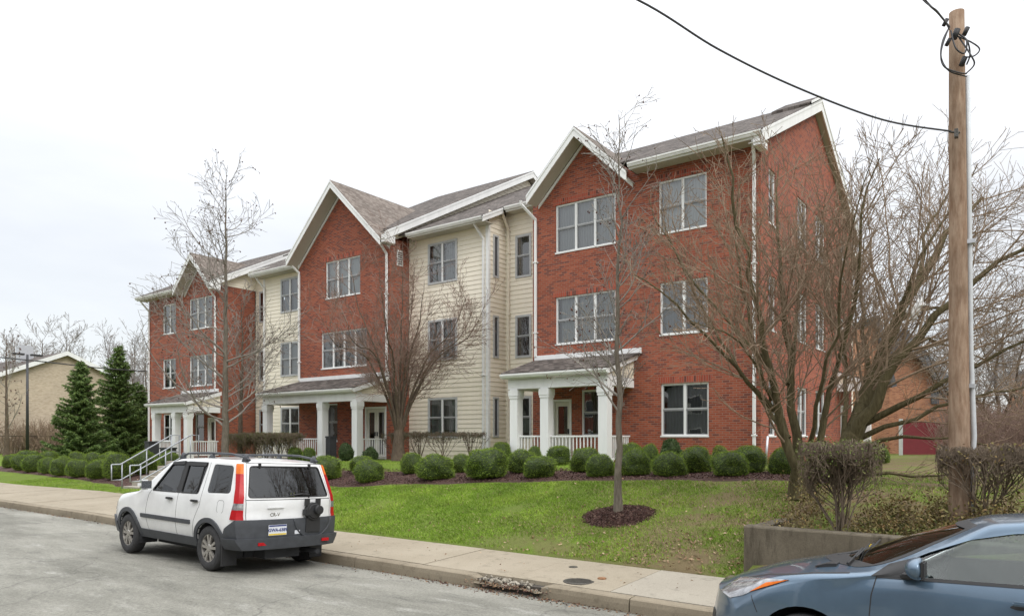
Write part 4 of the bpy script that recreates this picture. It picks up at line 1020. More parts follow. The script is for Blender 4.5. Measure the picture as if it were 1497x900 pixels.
    for a in ax:
        for s_ in (-1, 1): liner(car, a, R_, .39, s_, .89); wheel(car, a, s_*.775, R_, .205, .215, s_)
    m = MB(); m.box(3.90, 3.925, -.88, -.64, .11, .42); part('mud_flap', m, 'rubber', car); m = MB(); m.box(3.90, 3.925, .64, .88, .11, .42); part('mud_flap', m, 'rubber', car)
    m = MB(); m.tube([(3.7, .5, .26), (4.33, .5, .26)], .04, 10); m.box(1.2, 3.9, -.5, .5, .2, .30); m.box(3.85, 4.2, -.35, .25, .2, .33); part('underbody', m, 'interior_dark', car)
    seat(car, 2.0, -.36); seat(car, 2.0, .36); m = MB(); m.box(2.95, 3.12, -.6, .6, .5, 1.15); part('rear_bench', m, 'seat_grey', car, bevel=.04)
    steering(car, 1.75, -.36, 1.02); m = MB(); m.prism([(1.2, -.75, .7), (1.2, -.75, 1.08), (1.55, -.75, 1.08), (1.7, -.75, .85), (1.7, -.75, .7)], (0, 1.5, 0)); part('dashboard', m, 'interior_dark', car)
    return car

# ============ the blue hatchback
def make_hatch():
    car = things('parked_hatchback', 'metallic blue hatchback parked at the kerb beside the concrete wall', 'car')
    L = 4.46
    P = dict(L=L,
      zt=smooth_curve([(0, .66), (.14, .735), (.5, .86), (.95, .965), (1.12, 1.00), (1.55, 1.21), (2.05, 1.40), (2.5, 1.455), (3.1, 1.44), (3.8, 1.33), (4.15, 1.12), (4.3, 1.0), (4.46, .92)], .16, L),
      zb=smooth_curve([(0, .20), (.4, .17), (4.0, .18), (4.46, .3)], .2, L),
      W=smooth_curve([(0, .74), (.3, .82), (.9, .872), (3.5, .875), (4.1, .85), (4.46, .76)], .35, L),
      B=smooth_curve([(0, .9), (1.2, .94), (1.5, .965), (4.46, 1.05)], .2, L),
      tumble=smooth_curve([(0, .9), (1.1, .8), (1.7, .52), (4.46, .5)], .4, L),
      re=smooth_curve([(0, .06), (.8, .06), (1.5, .05), (4.3, .06)], .3, L),
      crown=smooth_curve([(0, .05), (1.1, .055), (2, .03), (4.46, .03)], .3, L),
      zmid=.60, shoulder=.035, crease=0, zc=.84)
    def warp(x, y, z):
        f = max(0, 1-x/1.0)**2; x2 = x+f*(.34*(abs(y)/.8)**3.2+.10*(y/.8)**2+.05*max(0, (z-.45))/.25+.02*max(0, .3-z)/.1)
        r_ = max(0, min(1, (x-3.2)/1.26))**2
        x2 -= r_*(.20*(abs(y)/.8)**4)
        g = math.exp(-((x-1.3)/.45)**2)*max(0, (z-.93))*0
        # windscreen swept back towards its corners
        if z > .9: x2 += .30*(abs(y)/.75)**2.2*math.exp(-((x-1.45)/.55)**2)*min(1, (z-.9)/.1)
        return x2
    P['warp'] = warp
    body = shell_mesh(P, 0, .015, 'body', 0, 1)
    ax = (.945, 3.585); R_ = .318
    # side glass outline
    top = [(1.55, 1.065), (1.75, 1.175), (2.0, 1.285), (2.25, 1.345), (2.6, 1.375), (3.0, 1.36), (3.4, 1.30), (3.75, 1.18)]
    doorF = rounded([(1.50, .995)]+top[:4]+[(2.52, 1.37), (2.50, 1.03)], .025)
    doorR = rounded([(2.62, 1.035), (2.63, 1.372), (3.0, 1.357), (3.35, 1.31), (3.5, 1.09)], .03)
    screen = rounded([(-.70, 1.03), (.70, 1.03), (.545, 1.365), (0, 1.38), (-.545, 1.365)], .05)
    rearg = rounded([(-.55, 1.08), (.55, 1.08), (.48, 1.3), (-.48, 1.3)], .05)
    cuts = cutter([('xz', doorF, -1.2, 1.2), ('xz', doorR, -1.2, 1.2)]+[('xz', arch(a, R_+.01, .372, 36), s_*.55, s_*1.2) for a in ax for s_ in (-1, 1)])
    boolean(body, cuts, 'DIFFERENCE'); kill(cuts)
    for q, a, b_ in ((screen, .8, 2.45), (rearg, 3.4, 5)):
        c2 = cutter([('yz', q, a, b_)]); boolean(body, c2, 'DIFFERENCE'); kill(c2)
    set_mats(body.data, ['paint_blue', 'liner_grey']); smooth_by_angle(body.data, 38); body.parent = car
    for q in (doorF, doorR):
        for s_ in (-1, 1):
            panel(P, 'side_window', [('xz', q, *sorted((s_*.3, s_*1.2)))], -.012, .016, 'car_glass', car)
            ring_panel(P, 'window_seal', 'xz', q, *sorted((s_*.3, s_*1.2)), .028, .004, 'rubber', car)
    panel(P, 'windscreen', [('yz', screen, .8, 2.45)], -.006, .010, 'windscreen', car); panel(P, 'rear_window', [('yz', rearg, 3.4, 5)], -.006, .01, 'car_glass', car)
    panel(P, 'door_pillar', [('xz', [(2.49, 1.0), (2.51, 1.385), (2.64, 1.385), (2.63, 1.0)], -1.2, 1.2)], .003, .02, 'rubber', car)
    panel(P, 'mirror_base', [('xz', [(1.40, .985), (1.50, 1.07), (1.66, 1.13), (1.66, .99)], -1.2, 1.2)], .006, .02, 'rubber', car)
    ring_panel(P, 'windscreen_seal', 'yz', screen, .8, 2.5, .03, .003, 'rubber', car)
    panel(P, 'belt_trim', [('xz', line_poly([(1.44, .985), (2.5, 1.02), (3.5, 1.075)], .02), -1.2, 1.2)], .006, .01, 'rubber', car)
    seam(P, 'door_seam', [('xz', line_poly([(1.44, 1.0), (1.405, .85), (1.39, .6), (1.40, .34)], .008), -1.2, 1.2)], car)
    seam(P, 'door_seam', [('xz', line_poly([(2.57, 1.0), (2.56, .34)], .008), -1.2, 1.2)], car)
    seam(P, 'bonnet_seam', [('xz', line_poly([(.34, .80), (.62, .885), (1.0, .955), (1.25, .985)], .007), -1.2, 1.2)], car)
    seam(P, 'bumper_seam', [('xz', line_poly([(.52, .72), (.58, .60)], .006), -1.2, 1.2)], car)
    for s_ in (-1, 1):
        hp = [(.17, .69), (.30, .80), (.62, .865), (.80, .885), (.60, .80), (.44, .705), (.30, .655)]
        hd = panel(P, 'headlight', [('xz', hp, *sorted((s_*.42, s_*1.2)))], .006, .02, 'lamp_clear', car)
        panel(P, 'turn_lamp', [('xz', [(.50, .745), (.64, .84), (.82, .885), (.62, .80)], *sorted((s_*.42, s_*1.2)))], .009, .02, 'lamp_amber', hd)
        panel(P, 'fog_lamp_grille', [('xz', rounded([(.14, .30), (.14, .42), (.36, .40), (.38, .30)], .03), *sorted((s_*.45, s_*1.2)))], .004, .02, 'rubber', car)
    panel(P, 'grille', [('yz', rounded([(-.42, .28), (.42, .28), (.52, .50), (-.52, .50)], .05), -1, .6)], .004, .02, 'rubber', car)
    # cowl and wipers
    m = MB(); m.prism([(.96, -.62, .985), (1.05, -.62, 1.015), (1.12, -.62, 1.02), (1.12, -.62, .97)], (0, 1.24, 0)); part('cowl', m, 'rubber', car)
    for y0, y1 in ((-.62, -.05), (-.12, .45)):
        m = MB(); m.tube([(1.20 if y0 < -.5 else 1.03, y0, 1.03), (1.22, (y0+y1)/2, 1.085), (1.20, y1, 1.10)], .010, 6); m.tube([(1.24, y0+.1, 1.075), (1.235, y1+.1, 1.13)], .007, 6); part('wiper', m, 'rubber', car)
    for s_ in (-1, 1):
        # mirror
        m = MB(); y0 = s_*.86; n = 10; secs = []
        me = bpy.data.meshes.new('wing_mirror'); bm = bmesh.new(); bmesh.ops.create_uvsphere(bm, u_segments=24, v_segments=14, radius=1)
        for v_ in bm.verts:
            x, y, z = v_.co
            sx = .085 if x < 0 else .035; v_.co = Vector((1.72+x*sx*(1 if x < 0 else 1), s_*(.99)+y*.115, 1.085+z*.078+ (0)))
        for f in bm.faces: f.smooth = True
        bm.to_mesh(me); bm.free(); me.materials.append(MATS['paint_blue']); o = bpy.data.objects.new('wing_mirror', me); COL.objects.link(o); o.parent = car
        m = MB(); m.prism([(1.60, s_*.80, 1.03), (1.72, s_*.80, 1.03), (1.74, s_*.80, 1.0), (1.60, s_*.80, .995)], (0, s_*.14, 0)); m.box(1.735, 1.762, s_*.91, s_*1.08, 1.03, 1.14); part('mirror_stalk', m, 'rubber', o, bevel=.008)
        for x in (2.22, 3.2):
            hp = rounded([(x, .875), (x+.04, .90), (x+.22, .905), (x+.25, .885), (x+.20, .865), (x+.04, .862)], .02)
            m = MB(); y = s_*.872; m.box(x+.02, x+.24, y-.005 if s_ > 0 else y-.045, y+.045 if s_ > 0 else y+.005, .895, .922); part('door_handle', m, 'paint_blue', car, bevel=.012)
            panel(P, 'handle_cup', [('xz', hp, *sorted((s_*.3, s_*1.2)))], .0015, .003, 'rubber', car)
        panel(P, 'tail_lamp', [('xz', [(4.0, .76), (4.02, .88), (5, .88), (5, .76)], *sorted((s_*.5, s_*1.2)))], .006, .004, 'lamp_red', car)
    for a in ax:
        for s_ in (-1, 1): liner(car, a, R_+.01, .378, s_, .872); wheel(car, a, s_*.76, R_, .205, .20, s_)
    seat(car, 1.95, -.36); seat(car, 1.95, .36); m = MB(); m.prism([(3.0, -.6, .45), (3.16, -.6, .45), (3.36, -.6, 1.12), (3.22, -.6, 1.14)], (0, 1.2, 0)); part('rear_bench', m, 'seat_grey', car, bevel=.03)
    steering(car, 1.78, -.36, .95); m = MB(); m.prism([(1.1, -.72, .6), (1.1, -.72, .965), (1.5, -.72, .99), (1.7, -.72, .88), (1.72, -.72, .6)], (0, 1.44, 0)); part('dashboard', m, 'interior_dark', car, bevel=.02)
    m = MB(); m.box(1.2, 3.4, -.55, .55, .16, .24); part('underbody', m, 'interior_dark', car)
    return car
suv = make_suv(); suv.location = (-13.45, 6.74, -.045); suv.rotation_euler = (-math.radians(2.6), 0, -math.radians(1.5)); suv.scale = (1.0, 1.0, 1.0)
hatch = make_hatch(); hatch.location = (-2.38, 6.49, -.035); hatch.rotation_euler = (-math.radians(2.6), 0, 0)
# ---------------------------------------------------------------- bare trees
def bark(name, a, b_, scale=6):
    m, nt, b = new_mat(name, .92, 0, .15)
    co = coords(nt); mp = nt.node('ShaderNodeMapping'); mp.inputs['Scale'].default_value = (1, 1, .18); nt.link(co, mp.inputs[0])
    n = noise_tex(nt, mp.outputs[0], scale*5, 5, .65); n2 = noise_tex(nt, co, 2.2, 4)
    c = ramp(nt, n, [(.32, a), (.68, b_)]); c = mixc(nt, 1, c, ramp(nt, n2, [(.3, .8), (.7, 1.15)]), 'MULTIPLY')
    nt.link(c, b.inputs['Base Color']); bump(nt, b, n, .7, .02)
bark('bark_grey', (.10, .085, .065), (.20, .175, .14)); bark('bark_brown', (.075, .055, .04), (.155, .12, .09)); bark('bark_green', (.06, .05, .025), (.13, .11, .06))
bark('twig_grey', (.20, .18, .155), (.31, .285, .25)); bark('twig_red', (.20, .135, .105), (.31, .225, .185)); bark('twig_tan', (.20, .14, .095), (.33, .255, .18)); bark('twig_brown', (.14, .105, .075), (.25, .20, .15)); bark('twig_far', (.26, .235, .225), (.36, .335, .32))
simple('fruit', (.085, .035, .025), .9, .3, 12)

class Twigs:
    """collects tapered branches in numpy-friendly lists"""
    def __init__(s): s.v = []; s.f = []
    def branch(s, pts, rad, n):
        k = len(s.v); t = (pts[1]-pts[0]).normalized(); up = t.orthogonal().normalized()
        for i, p in enumerate(pts):
            t = (pts[min(i+1, len(pts)-1)]-pts[max(i-1, 0)])
            if t.length > 1e-9: t.normalize()
            up = up-t*up.dot(t); up = up.normalized() if up.length > 1e-6 else t.orthogonal().normalized(); b = t.cross(up)
            for j in range(n):
                a = 2*PI*j/n; s.v.append(p+(up*math.cos(a)+b*math.sin(a))*rad[i])
        for i in range(len(pts)-1):
            for j in range(n): s.f.append((k+i*n+j, k+i*n+(j+1) % n, k+(i+1)*n+(j+1) % n, k+(i+1)*n+j))
    def build(s, name, mat, parent):
        me = bpy.data.meshes.new(name); me.from_pydata([tuple(v) for v in s.v], [], s.f)
        me.polygons.foreach_set('use_smooth', [True]*len(s.f)); me.materials.append(MATS[mat]); return link_mesh(name, me, parent)
def rvec(r): return Vector((r.gauss(0, 1), r.gauss(0, 1), r.gauss(0, 1)))
def path(r, p, d, L, segs, wob, trop, droop=0):
    pts = [p.copy()]; d = d.normalized(); st = L/segs
    for i in range(segs):
        d = (d+rvec(r)*wob+Vector((0, 0, trop))-Vector((0, 0, droop*(i/segs)))).normalized(); pts.append(pts[-1]+d*st)
    return pts
def sprout(r, tw, pts, rad, level, cfg, fruits, L):
    """children along a branch"""
    if level >= len(cfg['n']): return
    n = cfg['n'][level]; n = max(1, int(n*(.7+.6*r.random())*min(1.4, L/cfg['ref'][level])))
    for k in range(n):
        t = cfg['t0'][level]+(1-cfg['t0'][level])*(k+r.random())/n; t = min(.985, t)
        fi = t*(len(pts)-1); i = int(fi); fr = fi-i; p = pts[i].lerp(pts[i+1], fr); tan = (pts[i+1]-pts[i]).normalized(); rr = rad[i]+(rad[i+1]-rad[i])*fr
        perp = tan.cross(rvec(r)).normalized(); a = cfg['ang'][level]*(.75+.5*r.random())
        d = tan*math.cos(a)+perp*math.sin(a)
        l = cfg['len'][level]*(.55+.75*r.random())*(1-cfg['taper'][level]*t)*min(1.25, L/cfg['ref'][level])
        if l < .05: continue
        r0 = min(rr*.72, max(.0022, l*cfg['thick'])); r1 = max(.0012, r0*.22)
        segs = cfg['segs'][level]; q = path(r, p, d, l, segs, cfg['wob'], cfg['trop'][level])
        rd = [r0+(r1-r0)*(j/segs) for j in range(segs+1)]
        rd = [max(x, cfg.get('rmin', .0022)) for x in rd]
        tw.branch(q, rd, cfg['sides'][level])
        if level >= len(cfg['n'])-1-(1 if cfg.get('fr2') else 0) and r.random() < cfg.get('fruit', 0): fruits.append(q[-1]); 
        sprout(r, tw, q, rd, level+1, cfg, fruits, l)
def fruit_mesh(fruits, r, parent, size=.018):
    if not fruits: return
    V = []; F_ = []
    for p in fruits:
        p = p-Vector((0, 0, size*1.2)); k = len(V); s_ = size*(.7+.6*r.random())
        V += [tuple(p+Vector(q)*s_) for q in ((1, 0, 0), (-1, 0, 0), (0, 1, 0), (0, -1, 0), (0, 0, 1), (0, 0, -1))]
        F_ += [(k, k+2, k+4), (k+2, k+1, k+4), (k+1, k+3, k+4), (k+3, k, k+4), (k+2, k, k+5), (k+1, k+2, k+5), (k+3, k+1, k+5), (k, k+3, k+5)]
    me = bpy.data.meshes.new('seed_heads'); me.from_pydata(V, [], F_); me.materials.append(MATS['fruit']); o = link_mesh('seed_heads', me, parent); o['kind'] = 'stuff'; return o
def tree(name, label, base, stems, cfg, bark_m, twig_m, seed, cat='tree', group=None, fsize=.018):
    """stems: list of (list of points relative to base, r0, r1)"""
    r = random.Random(seed); root = things(name, label, cat, base, group)
    base = Vector(base); trunk = Twigs(); crown = Twigs(); fruits = []
    for pts, r0, r1 in stems:
        P_ = [Vector(p)+base for p in pts]
        # resample with a little wander
        fine = []
        for a, b_ in zip(P_[:-1], P_[1:]):
            n = max(2, int((b_-a).length/.35))
            for i in range(n): fine.append(a.lerp(b_, i/n))
        fine.append(P_[-1])
        for _ in range(2): fine = [fine[0]]+[(fine[i-1]+fine[i]*2+fine[i+1])/4 for i in range(1, len(fine)-1)]+[fine[-1]]
        fine = [fine[0]]+[p+rvec(r)*cfg.get('wander', .015) for p in fine[1:]]
        N = len(fine)-1; rad = [r0+(r1-r0)*(i/N)**cfg.get('tp', .8) for i in range(N+1)]
        if pts[0][2] <= .15: rad[0] *= 1.35; rad[1] *= 1.08 
        trunk.branch(fine, rad, 10)
        sprout(r, crown, fine, rad, 0, cfg, fruits, sum((b_-a).length for a, b_ in zip(fine[:-1], fine[1:])))
    trunk.build('trunk', bark_m, root); crown.build('crown', twig_m, root)
    fruit_mesh(fruits, r, root, fsize)
    return root

def base_at(px, Y, sink=.03):
    X = on_y(px, Y); return (X, Y, terr(X, Y)-sink)

# young lawn tree in its mulch ring
b0 = base_at(904, 10.85); ytree_base = b0
tree('lawn_tree', 'slender young bare tree in a round mulch ring on the front lawn', b0, [([(0, 0, 0), (.02, 0, 1.6), (-.04, .02, 3.2), (.03, .0, 5.0), (.0, 0, 6.9)], .072, .006)],
     dict(n=[30, 9, 5], t0=[.22, .2, .15], ang=[.95, .75, .7], len=[1.75, .65, .28], taper=[.70, .5, .4], ref=[6.5, 1.2, .5], segs=[8, 5, 3], sides=[5, 4, 3], trop=[.10, .04, .02], wob=.11, thick=.012, fruit=.16, fr2=1, rmin=.0036), 'bark_grey', 'twig_grey', 11)
# conical tree in front of the left block, covered in seed balls
b0 = base_at(329, 15.2)
tree('sweetgum_tree', 'tall bare conical tree dotted with seed balls before the left-hand gable', b0, [([(0, 0, 0), (.05, 0, 2.5), (-.05, .05, 5.5), (.08, 0, 8.2), (.05, 0, 11.0)], .16, .01)],
     dict(n=[48, 10, 5], t0=[.13, .18, .15], ang=[1.15, .7, .7], len=[4.2, 1.4, .55], taper=[.74, .5, .4], ref=[11, 2.4, 1.0], segs=[9, 5, 3], sides=[5, 4, 3], trop=[.12, .06, .03], wob=.10, thick=.0105, fruit=.2, fr2=1, rmin=.0062), 'bark_grey', 'twig_grey', 23, fsize=.030)
b0 = base_at(352, 17.4)
tree('sweetgum_tree', 'smaller bare tree with dark stem just right of the tall seed-ball tree', b0, [([(0, 0, 0), (-.05, 0, 2.0), (.1, .05, 4.5), (.0, 0, 7)], .13, .01)],
     dict(n=[34, 9, 4], t0=[.25, .2, .15], ang=[.8, .7, .7], len=[2.3, .95, .4], taper=[.6, .5, .4], ref=[7, 1.8, .8], segs=[7, 4, 3], sides=[5, 4, 3], trop=[.10, .05, .02], wob=.10, thick=.011, rmin=.0075), 'bark_brown', 'twig_grey', 29)
# vase-shaped pear tree by the middle porch
b0 = base_at(583, 17.9); stems = []
rr_ = random.Random(5)
for k in range(15):
    a = 2*PI*k/15+.3; s_ = .25+1.2*rr_.random()**.8; h = 7.3+1.0*rr_.random()-s_*2.1
    stems.append(([(.06*math.cos(a), .06*math.sin(a), 1.0), (.20*math.cos(a)*s_*1.6, .20*math.sin(a)*s_*1.6, 2.1), (.75*math.cos(a)*s_*1.5, .75*math.sin(a)*s_*1.5, 3.9), (1.45*math.cos(a)*s_*1.4, 1.45*math.sin(a)*s_*1.4, h*.78), (1.75*math.cos(a)*s_*1.4, 1.75*math.sin(a)*s_*1.4, h)], .058, .007))
stems.append(([(0, 0, 0), (0, 0, .9), (.02, 0, 1.6)], .22, .15))
tree('pear_tree', 'vase-shaped bare tree with many reddish upright branches between middle porch and siding', b0, stems,
     dict(n=[17, 9, 4], t0=[.2, .12, .12], ang=[.85, .6, .6], len=[2.15, .95, .42], taper=[.40, .45, .4], ref=[7, 1.4, .7], segs=[6, 4, 3], sides=[4, 3, 3], trop=[.07, .05, .05], wob=.12, thick=.008, rmin=.0052), 'bark_brown', 'twig_red', 31)
# many-stemmed tree on the right of the lawn
B = Vector(base_at(1168, 12.0)); sc_ = depth(B.x, B.y)/F
def rel(px, py, dd=0.0):
    """a point of the tree, read off as (right, up) from its foot, dd metres deeper"""
    d = depth(B.x, B.y); l = (px-CX)/F*d; P_ = Vector((l*C-d*S, d*C+l*S, H-(py-HY)*d/F)); P_ += Vector((-S, C, 0))*dd
    return tuple(P_-B)
ST = [([rel(1163, 727), rel(1160, 690, -.1), rel(1135, 610, -.2), rel(1110, 540, -.4), rel(1085, 450, -.6), rel(1060, 350, -.8), rel(1040, 285, -.9), rel(1030, 235, -.9)], 0.100, .010),
      ([rel(1172, 727, .1), rel(1172, 640, .15), rel(1160, 520, .3), rel(1165, 400, .5), rel(1150, 290, .7), rel(1165, 215, .8)], 0.104, .010),
      ([rel(1180, 727, .05), rel(1190, 640, .0), rel(1215, 540, -.2), rel(1240, 420, -.5), rel(1225, 330, -.7), rel(1245, 260, -.8)], 0.080, .010),
      ([rel(1155, 660, 0), rel(1128, 560, .4), rel(1115, 440, .7), rel(1100, 320, 1.0), rel(1115, 225, 1.2)], 0.060, .008),
      ([rel(1125, 600, -.2), rel(1060, 540, -.6), rel(990, 480, -.9), rel(940, 440, -1.2), rel(905, 425, -1.3)], 0.048, .007),
      ([rel(1105, 530, -.4), rel(1040, 440, .1), rel(985, 350, .4), rel(955, 270, .6)], 0.040, .006),
      ([rel(1160, 560, .25), rel(1200, 450, .8), rel(1210, 350, 1.3), rel(1230, 290, 1.6)], 0.048, .007),
      ([rel(1185, 660, .1), rel(1175, 590, -.4), rel(1190, 470, -1.0), rel(1175, 360, -1.5), rel(1200, 290, -1.7)], 0.044, .006),
      ([rel(1120, 585, -.25), rel(1065, 520, -1.0), rel(1020, 505, -1.6), rel(965, 500, -2.0)], 0.032, .005),
      ([rel(1150, 640, -.1), rel(1100, 545, .5), rel(1050, 430, 1.1), rel(1010, 320, 1.5), rel(1000, 260, 1.7)], 0.044, .006)]
tree('crab_apple_tree', 'wide many-stemmed bare tree standing at the right end of the mulch bed', tuple(B), ST,
     dict(n=[22, 10, 6], t0=[.18, .12, .1], ang=[.7, .65, .7], len=[2.3, 1.05, .45], taper=[.66, .4, .4], ref=[6, 1.6, .8], segs=[9, 6, 3], sides=[5, 4, 3], trop=[.07, .05, .03], wob=.085, thick=.0105, rmin=.0040, wander=.03, tp=.62), 'bark_green', 'twig_tan', 41)
# leaning old tree behind the hedge
B = Vector(base_at(1235, 13.4))
LT = [([rel(1232, 700), rel(1245, 640, .1), rel(1290, 560, .3), rel(1335, 470, .6), rel(1380, 400, .9), rel(1440, 320, 1.1), rel(1510, 250, 1.3)], .22, .03),
      ([rel(1250, 650, .1), rel(1275, 560, -.2), rel(1320, 500, -.4), rel(1370, 440, -.5), rel(1450, 380, -.8), rel(1540, 320, -1)], .13, .012),
      ([rel(1262, 620, .1), rel(1300, 600, -.3), rel(1350, 560, -.6), rel(1420, 520, -1), rel(1500, 470, -1.2)], .08, .010),
      ([rel(1262, 640, .1), rel(1320, 605, -.3), rel(1400, 585, -.3), rel(1520, 560, -.4)], .055, .008),
      ([rel(1250, 660, .0), rel(1300, 625, -.5), rel(1345, 645, -.9), rel(1400, 655, -1.2)], .05, .006),
      ([rel(1240, 690, .0), rel(1290, 690, -.3), rel(1340, 690, -.6), rel(1400, 686, -.7)], .045, .008),
      ([rel(1238, 640, .1), rel(1262, 500, .6), rel(1235, 420, .9), rel(1260, 340, 1.2), rel(1252, 280, 1.3)], .055, .006),
      ([rel(1285, 570, .3), rel(1290, 450, .8), rel(1310, 360, 1.2), rel(1330, 280, 1.5)], .06, .006),
      ([rel(1330, 480, .5), rel(1345, 380, .2), rel(1390, 310, .0), rel(1425, 240, -.2)], .06, .006),
      ([rel(1340, 460, .6), rel(1400, 430, 1.2), rel(1470, 420, 1.6), rel(1560, 430, 1.8)], .06, .007),
      ([rel(1385, 395, .9), rel(1425, 290, 1.4), rel(1480, 220, 1.7), rel(1510, 180, 1.8)], .05, .006),
      ([rel(1300, 540, .3), rel(1380, 480, .9), rel(1460, 490, 1.4), rel(1560, 520, 1.6)], .055, .006)]
tree('leaning_tree', 'old bare tree leaning to the right over the lawn behind the utility pole', tuple(B), LT,
     dict(n=[21, 9, 6], t0=[.18, .12, .1], ang=[.6, .6, .7], len=[3.0, 1.2, .5], taper=[.55, .4, .4], ref=[5.5, 2.0, .9], segs=[9, 6, 3], sides=[5, 4, 3], trop=[.02, .03, .03], wob=.075, thick=.0078, rmin=.0038, wander=.03, tp=.65), 'bark_green', 'twig_tan', 47)

# background bare trees, each its own crown
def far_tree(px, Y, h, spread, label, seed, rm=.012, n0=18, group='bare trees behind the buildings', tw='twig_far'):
    b0 = base_at(px, Y); st = []; r = random.Random(seed)
    st.append(([(0, 0, 0), (0, 0, h*.3), (r.uniform(-.3, .3), 0, h*.6), (r.uniform(-.5, .5), 0, h*.95)], h*.022, .02))
    for k in range(5):
        a = 2*PI*k/5+r.random(); st.append(([(0, 0, h*(.18+.1*r.random())), (spread*.5*math.cos(a), spread*.5*math.sin(a), h*.5), (spread*.8*math.cos(a), spread*.8*math.sin(a), h*(.75+.2*r.random()))], h*.013, .015))
    return tree('bare_tree', label, b0, st, dict(n=[n0, 7, 5], t0=[.25, .15, .1], ang=[.7, .7, .7], len=[h*.27, h*.11, h*.05], taper=[.4, .4, .4], ref=[h*.8, h*.22, h*.1], segs=[5, 4, 2], sides=[4, 3, 3], trop=[.08, .05, .03], wob=.11, thick=.010, rmin=rm), 'bark_brown', tw, seed, group=group)
far_tree(62, 40, 15.5, 4.2, 'bare rounded tree rising behind the tan gable, left of its peak', 61, .022)
far_tree(98, 44, 16.5, 4.2, 'bare rounded tree rising directly behind the tan gable', 62, .022)
far_tree(22, 36, 14.5, 3.8, 'bare tree rising behind the tan gable at the left edge of the view', 63, .020)
far_tree(196, 34, 11.5, 3.2, 'bare tree standing behind the spruces beside the left brick wall', 64, .014)
far_tree(214, 29, 8.2, 2.2, 'dense bare tree tight against the left brick wall', 65, .013, 24)
far_tree(1418, 46, 7.5, 3.2, 'far bare tree right of the brick chapel', 66, .010)
far_tree(1462, 40, 6.6, 3.0, 'low far bare tree beside the brick chimney', 67, .010)
far_tree(1500, 52, 9.5, 3.5, 'far bare tree at the right edge of the view', 68, .012)
far_tree(1300, 70, 9.5, 3.5, 'far bare tree behind the chapel roof', 69, .014)
b0 = base_at(9, 19); 
tree('roadside_tree', 'small bare tree in front of the tan building at the left edge', b0, [([(0, 0, 0), (.1, 0, 2.5), (-.1, .05, 5), (.05, 0, 8.6)], .17, .012)],
     dict(n=[24, 8, 4], t0=[.2, .22, .2], ang=[.85, .7, .7], len=[2.7, 1.1, .45], taper=[.6, .5, .4], ref=[8, 2.4, 1.0], segs=[7, 4, 3], sides=[5, 4, 3], trop=[.10, .05, .02], wob=.10, thick=.011, fruit=.35, fr2=1, rmin=.0075), 'bark_brown', 'twig_grey', 71, fsize=.05)

# ---------------------------------------------------------------- evergreen foliage
def leafm(name, cols, rough=.6):
    m, nt, b = new_mat(name, rough, 0, .25)
    oi = nt.node('ShaderNodeNewGeometry'); co = coords(nt)
    rp = ramp(nt, oi.outputs['Random Per Island'], [(0, cols[0]), (.55, cols[1]), (1, cols[2])])
    n = noise_tex(nt, co, 2.6, 3); c = mixc(nt, 1, rp, ramp(nt, n, [(.3, .75), (.7, 1.2)]), 'MULTIPLY')
    nt.link(c, b.inputs['Base Color'])
    b.inputs['Subsurface Weight'].default_value = 0
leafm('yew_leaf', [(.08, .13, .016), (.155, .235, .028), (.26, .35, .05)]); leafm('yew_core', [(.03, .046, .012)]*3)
leafm('spruce_leaf', [(.06, .105, .03), (.115, .185, .05), (.20, .27, .08)]); leafm('broad_leaf', [(.03, .06, .02), (.055, .10, .032), (.11, .15, .06)]); leafm('lime_leaf', [(.12, .16, .02), (.20, .24, .04), (.26, .28, .07)])
leafm('weed_leaf', [(.20, .12, .05), (.15, .14, .045), (.26, .20, .08)]); leafm('weed_green', [(.07, .10, .02), (.12, .15, .035), (.17, .17, .06)])
def leaf_faces(pts, nrm, ln, wd, r, tilt=.5):
    """one narrow leaf (two triangles) per point, numpy"""
    n = len(pts); rnd = r.normal(size=(n, 3)); d = nrm*(1-tilt)+rnd*tilt; d /= np.linalg.norm(d, axis=1)[:, None]
    s_ = np.cross(d, r.normal(size=(n, 3))); s_ /= np.linalg.norm(s_, axis=1)[:, None]
    L_ = (ln*(.6+.8*r.random(n)))[:, None]; W_ = (wd*(.6+.8*r.random(n)))[:, None]
    V = np.empty((n, 4, 3)); V[:, 0] = pts-d*L_*.3; V[:, 1] = pts+s_*W_*.5+d*L_*.2; V[:, 2] = pts+d*L_*.7; V[:, 3] = pts-s_*W_*.5+d*L_*.2
    return V.reshape(-1, 3)
def quads_mesh(name, V, mats, extra=None, mi=None):
    n = len(V)//4; me = bpy.data.meshes.new(name); me.vertices.add(len(V)); me.vertices.foreach_set('co', V.astype(np.float32).ravel())
    me.loops.add(n*4); me.loops.foreach_set('vertex_index', np.arange(n*4, dtype=np.int32)); me.polygons.add(n)
    me.polygons.foreach_set('loop_start', np.arange(0, n*4, 4, dtype=np.int32))
    for m in (mats if isinstance(mats, list) else [mats]): me.materials.append(MATS[m])
    if mi is not None: me.polygons.foreach_set('material_index', mi)
    me.update(calc_edges=True); me.validate(); return me
def lumpy(th, ph, seed, amp=.12):
    return 1+amp*noise.noise(Vector((math.cos(th)*math.cos(ph)*1.3+seed, math.sin(th)*math.cos(ph)*1.3, math.sin(ph)*1.3)))*2
bush_variants = {}
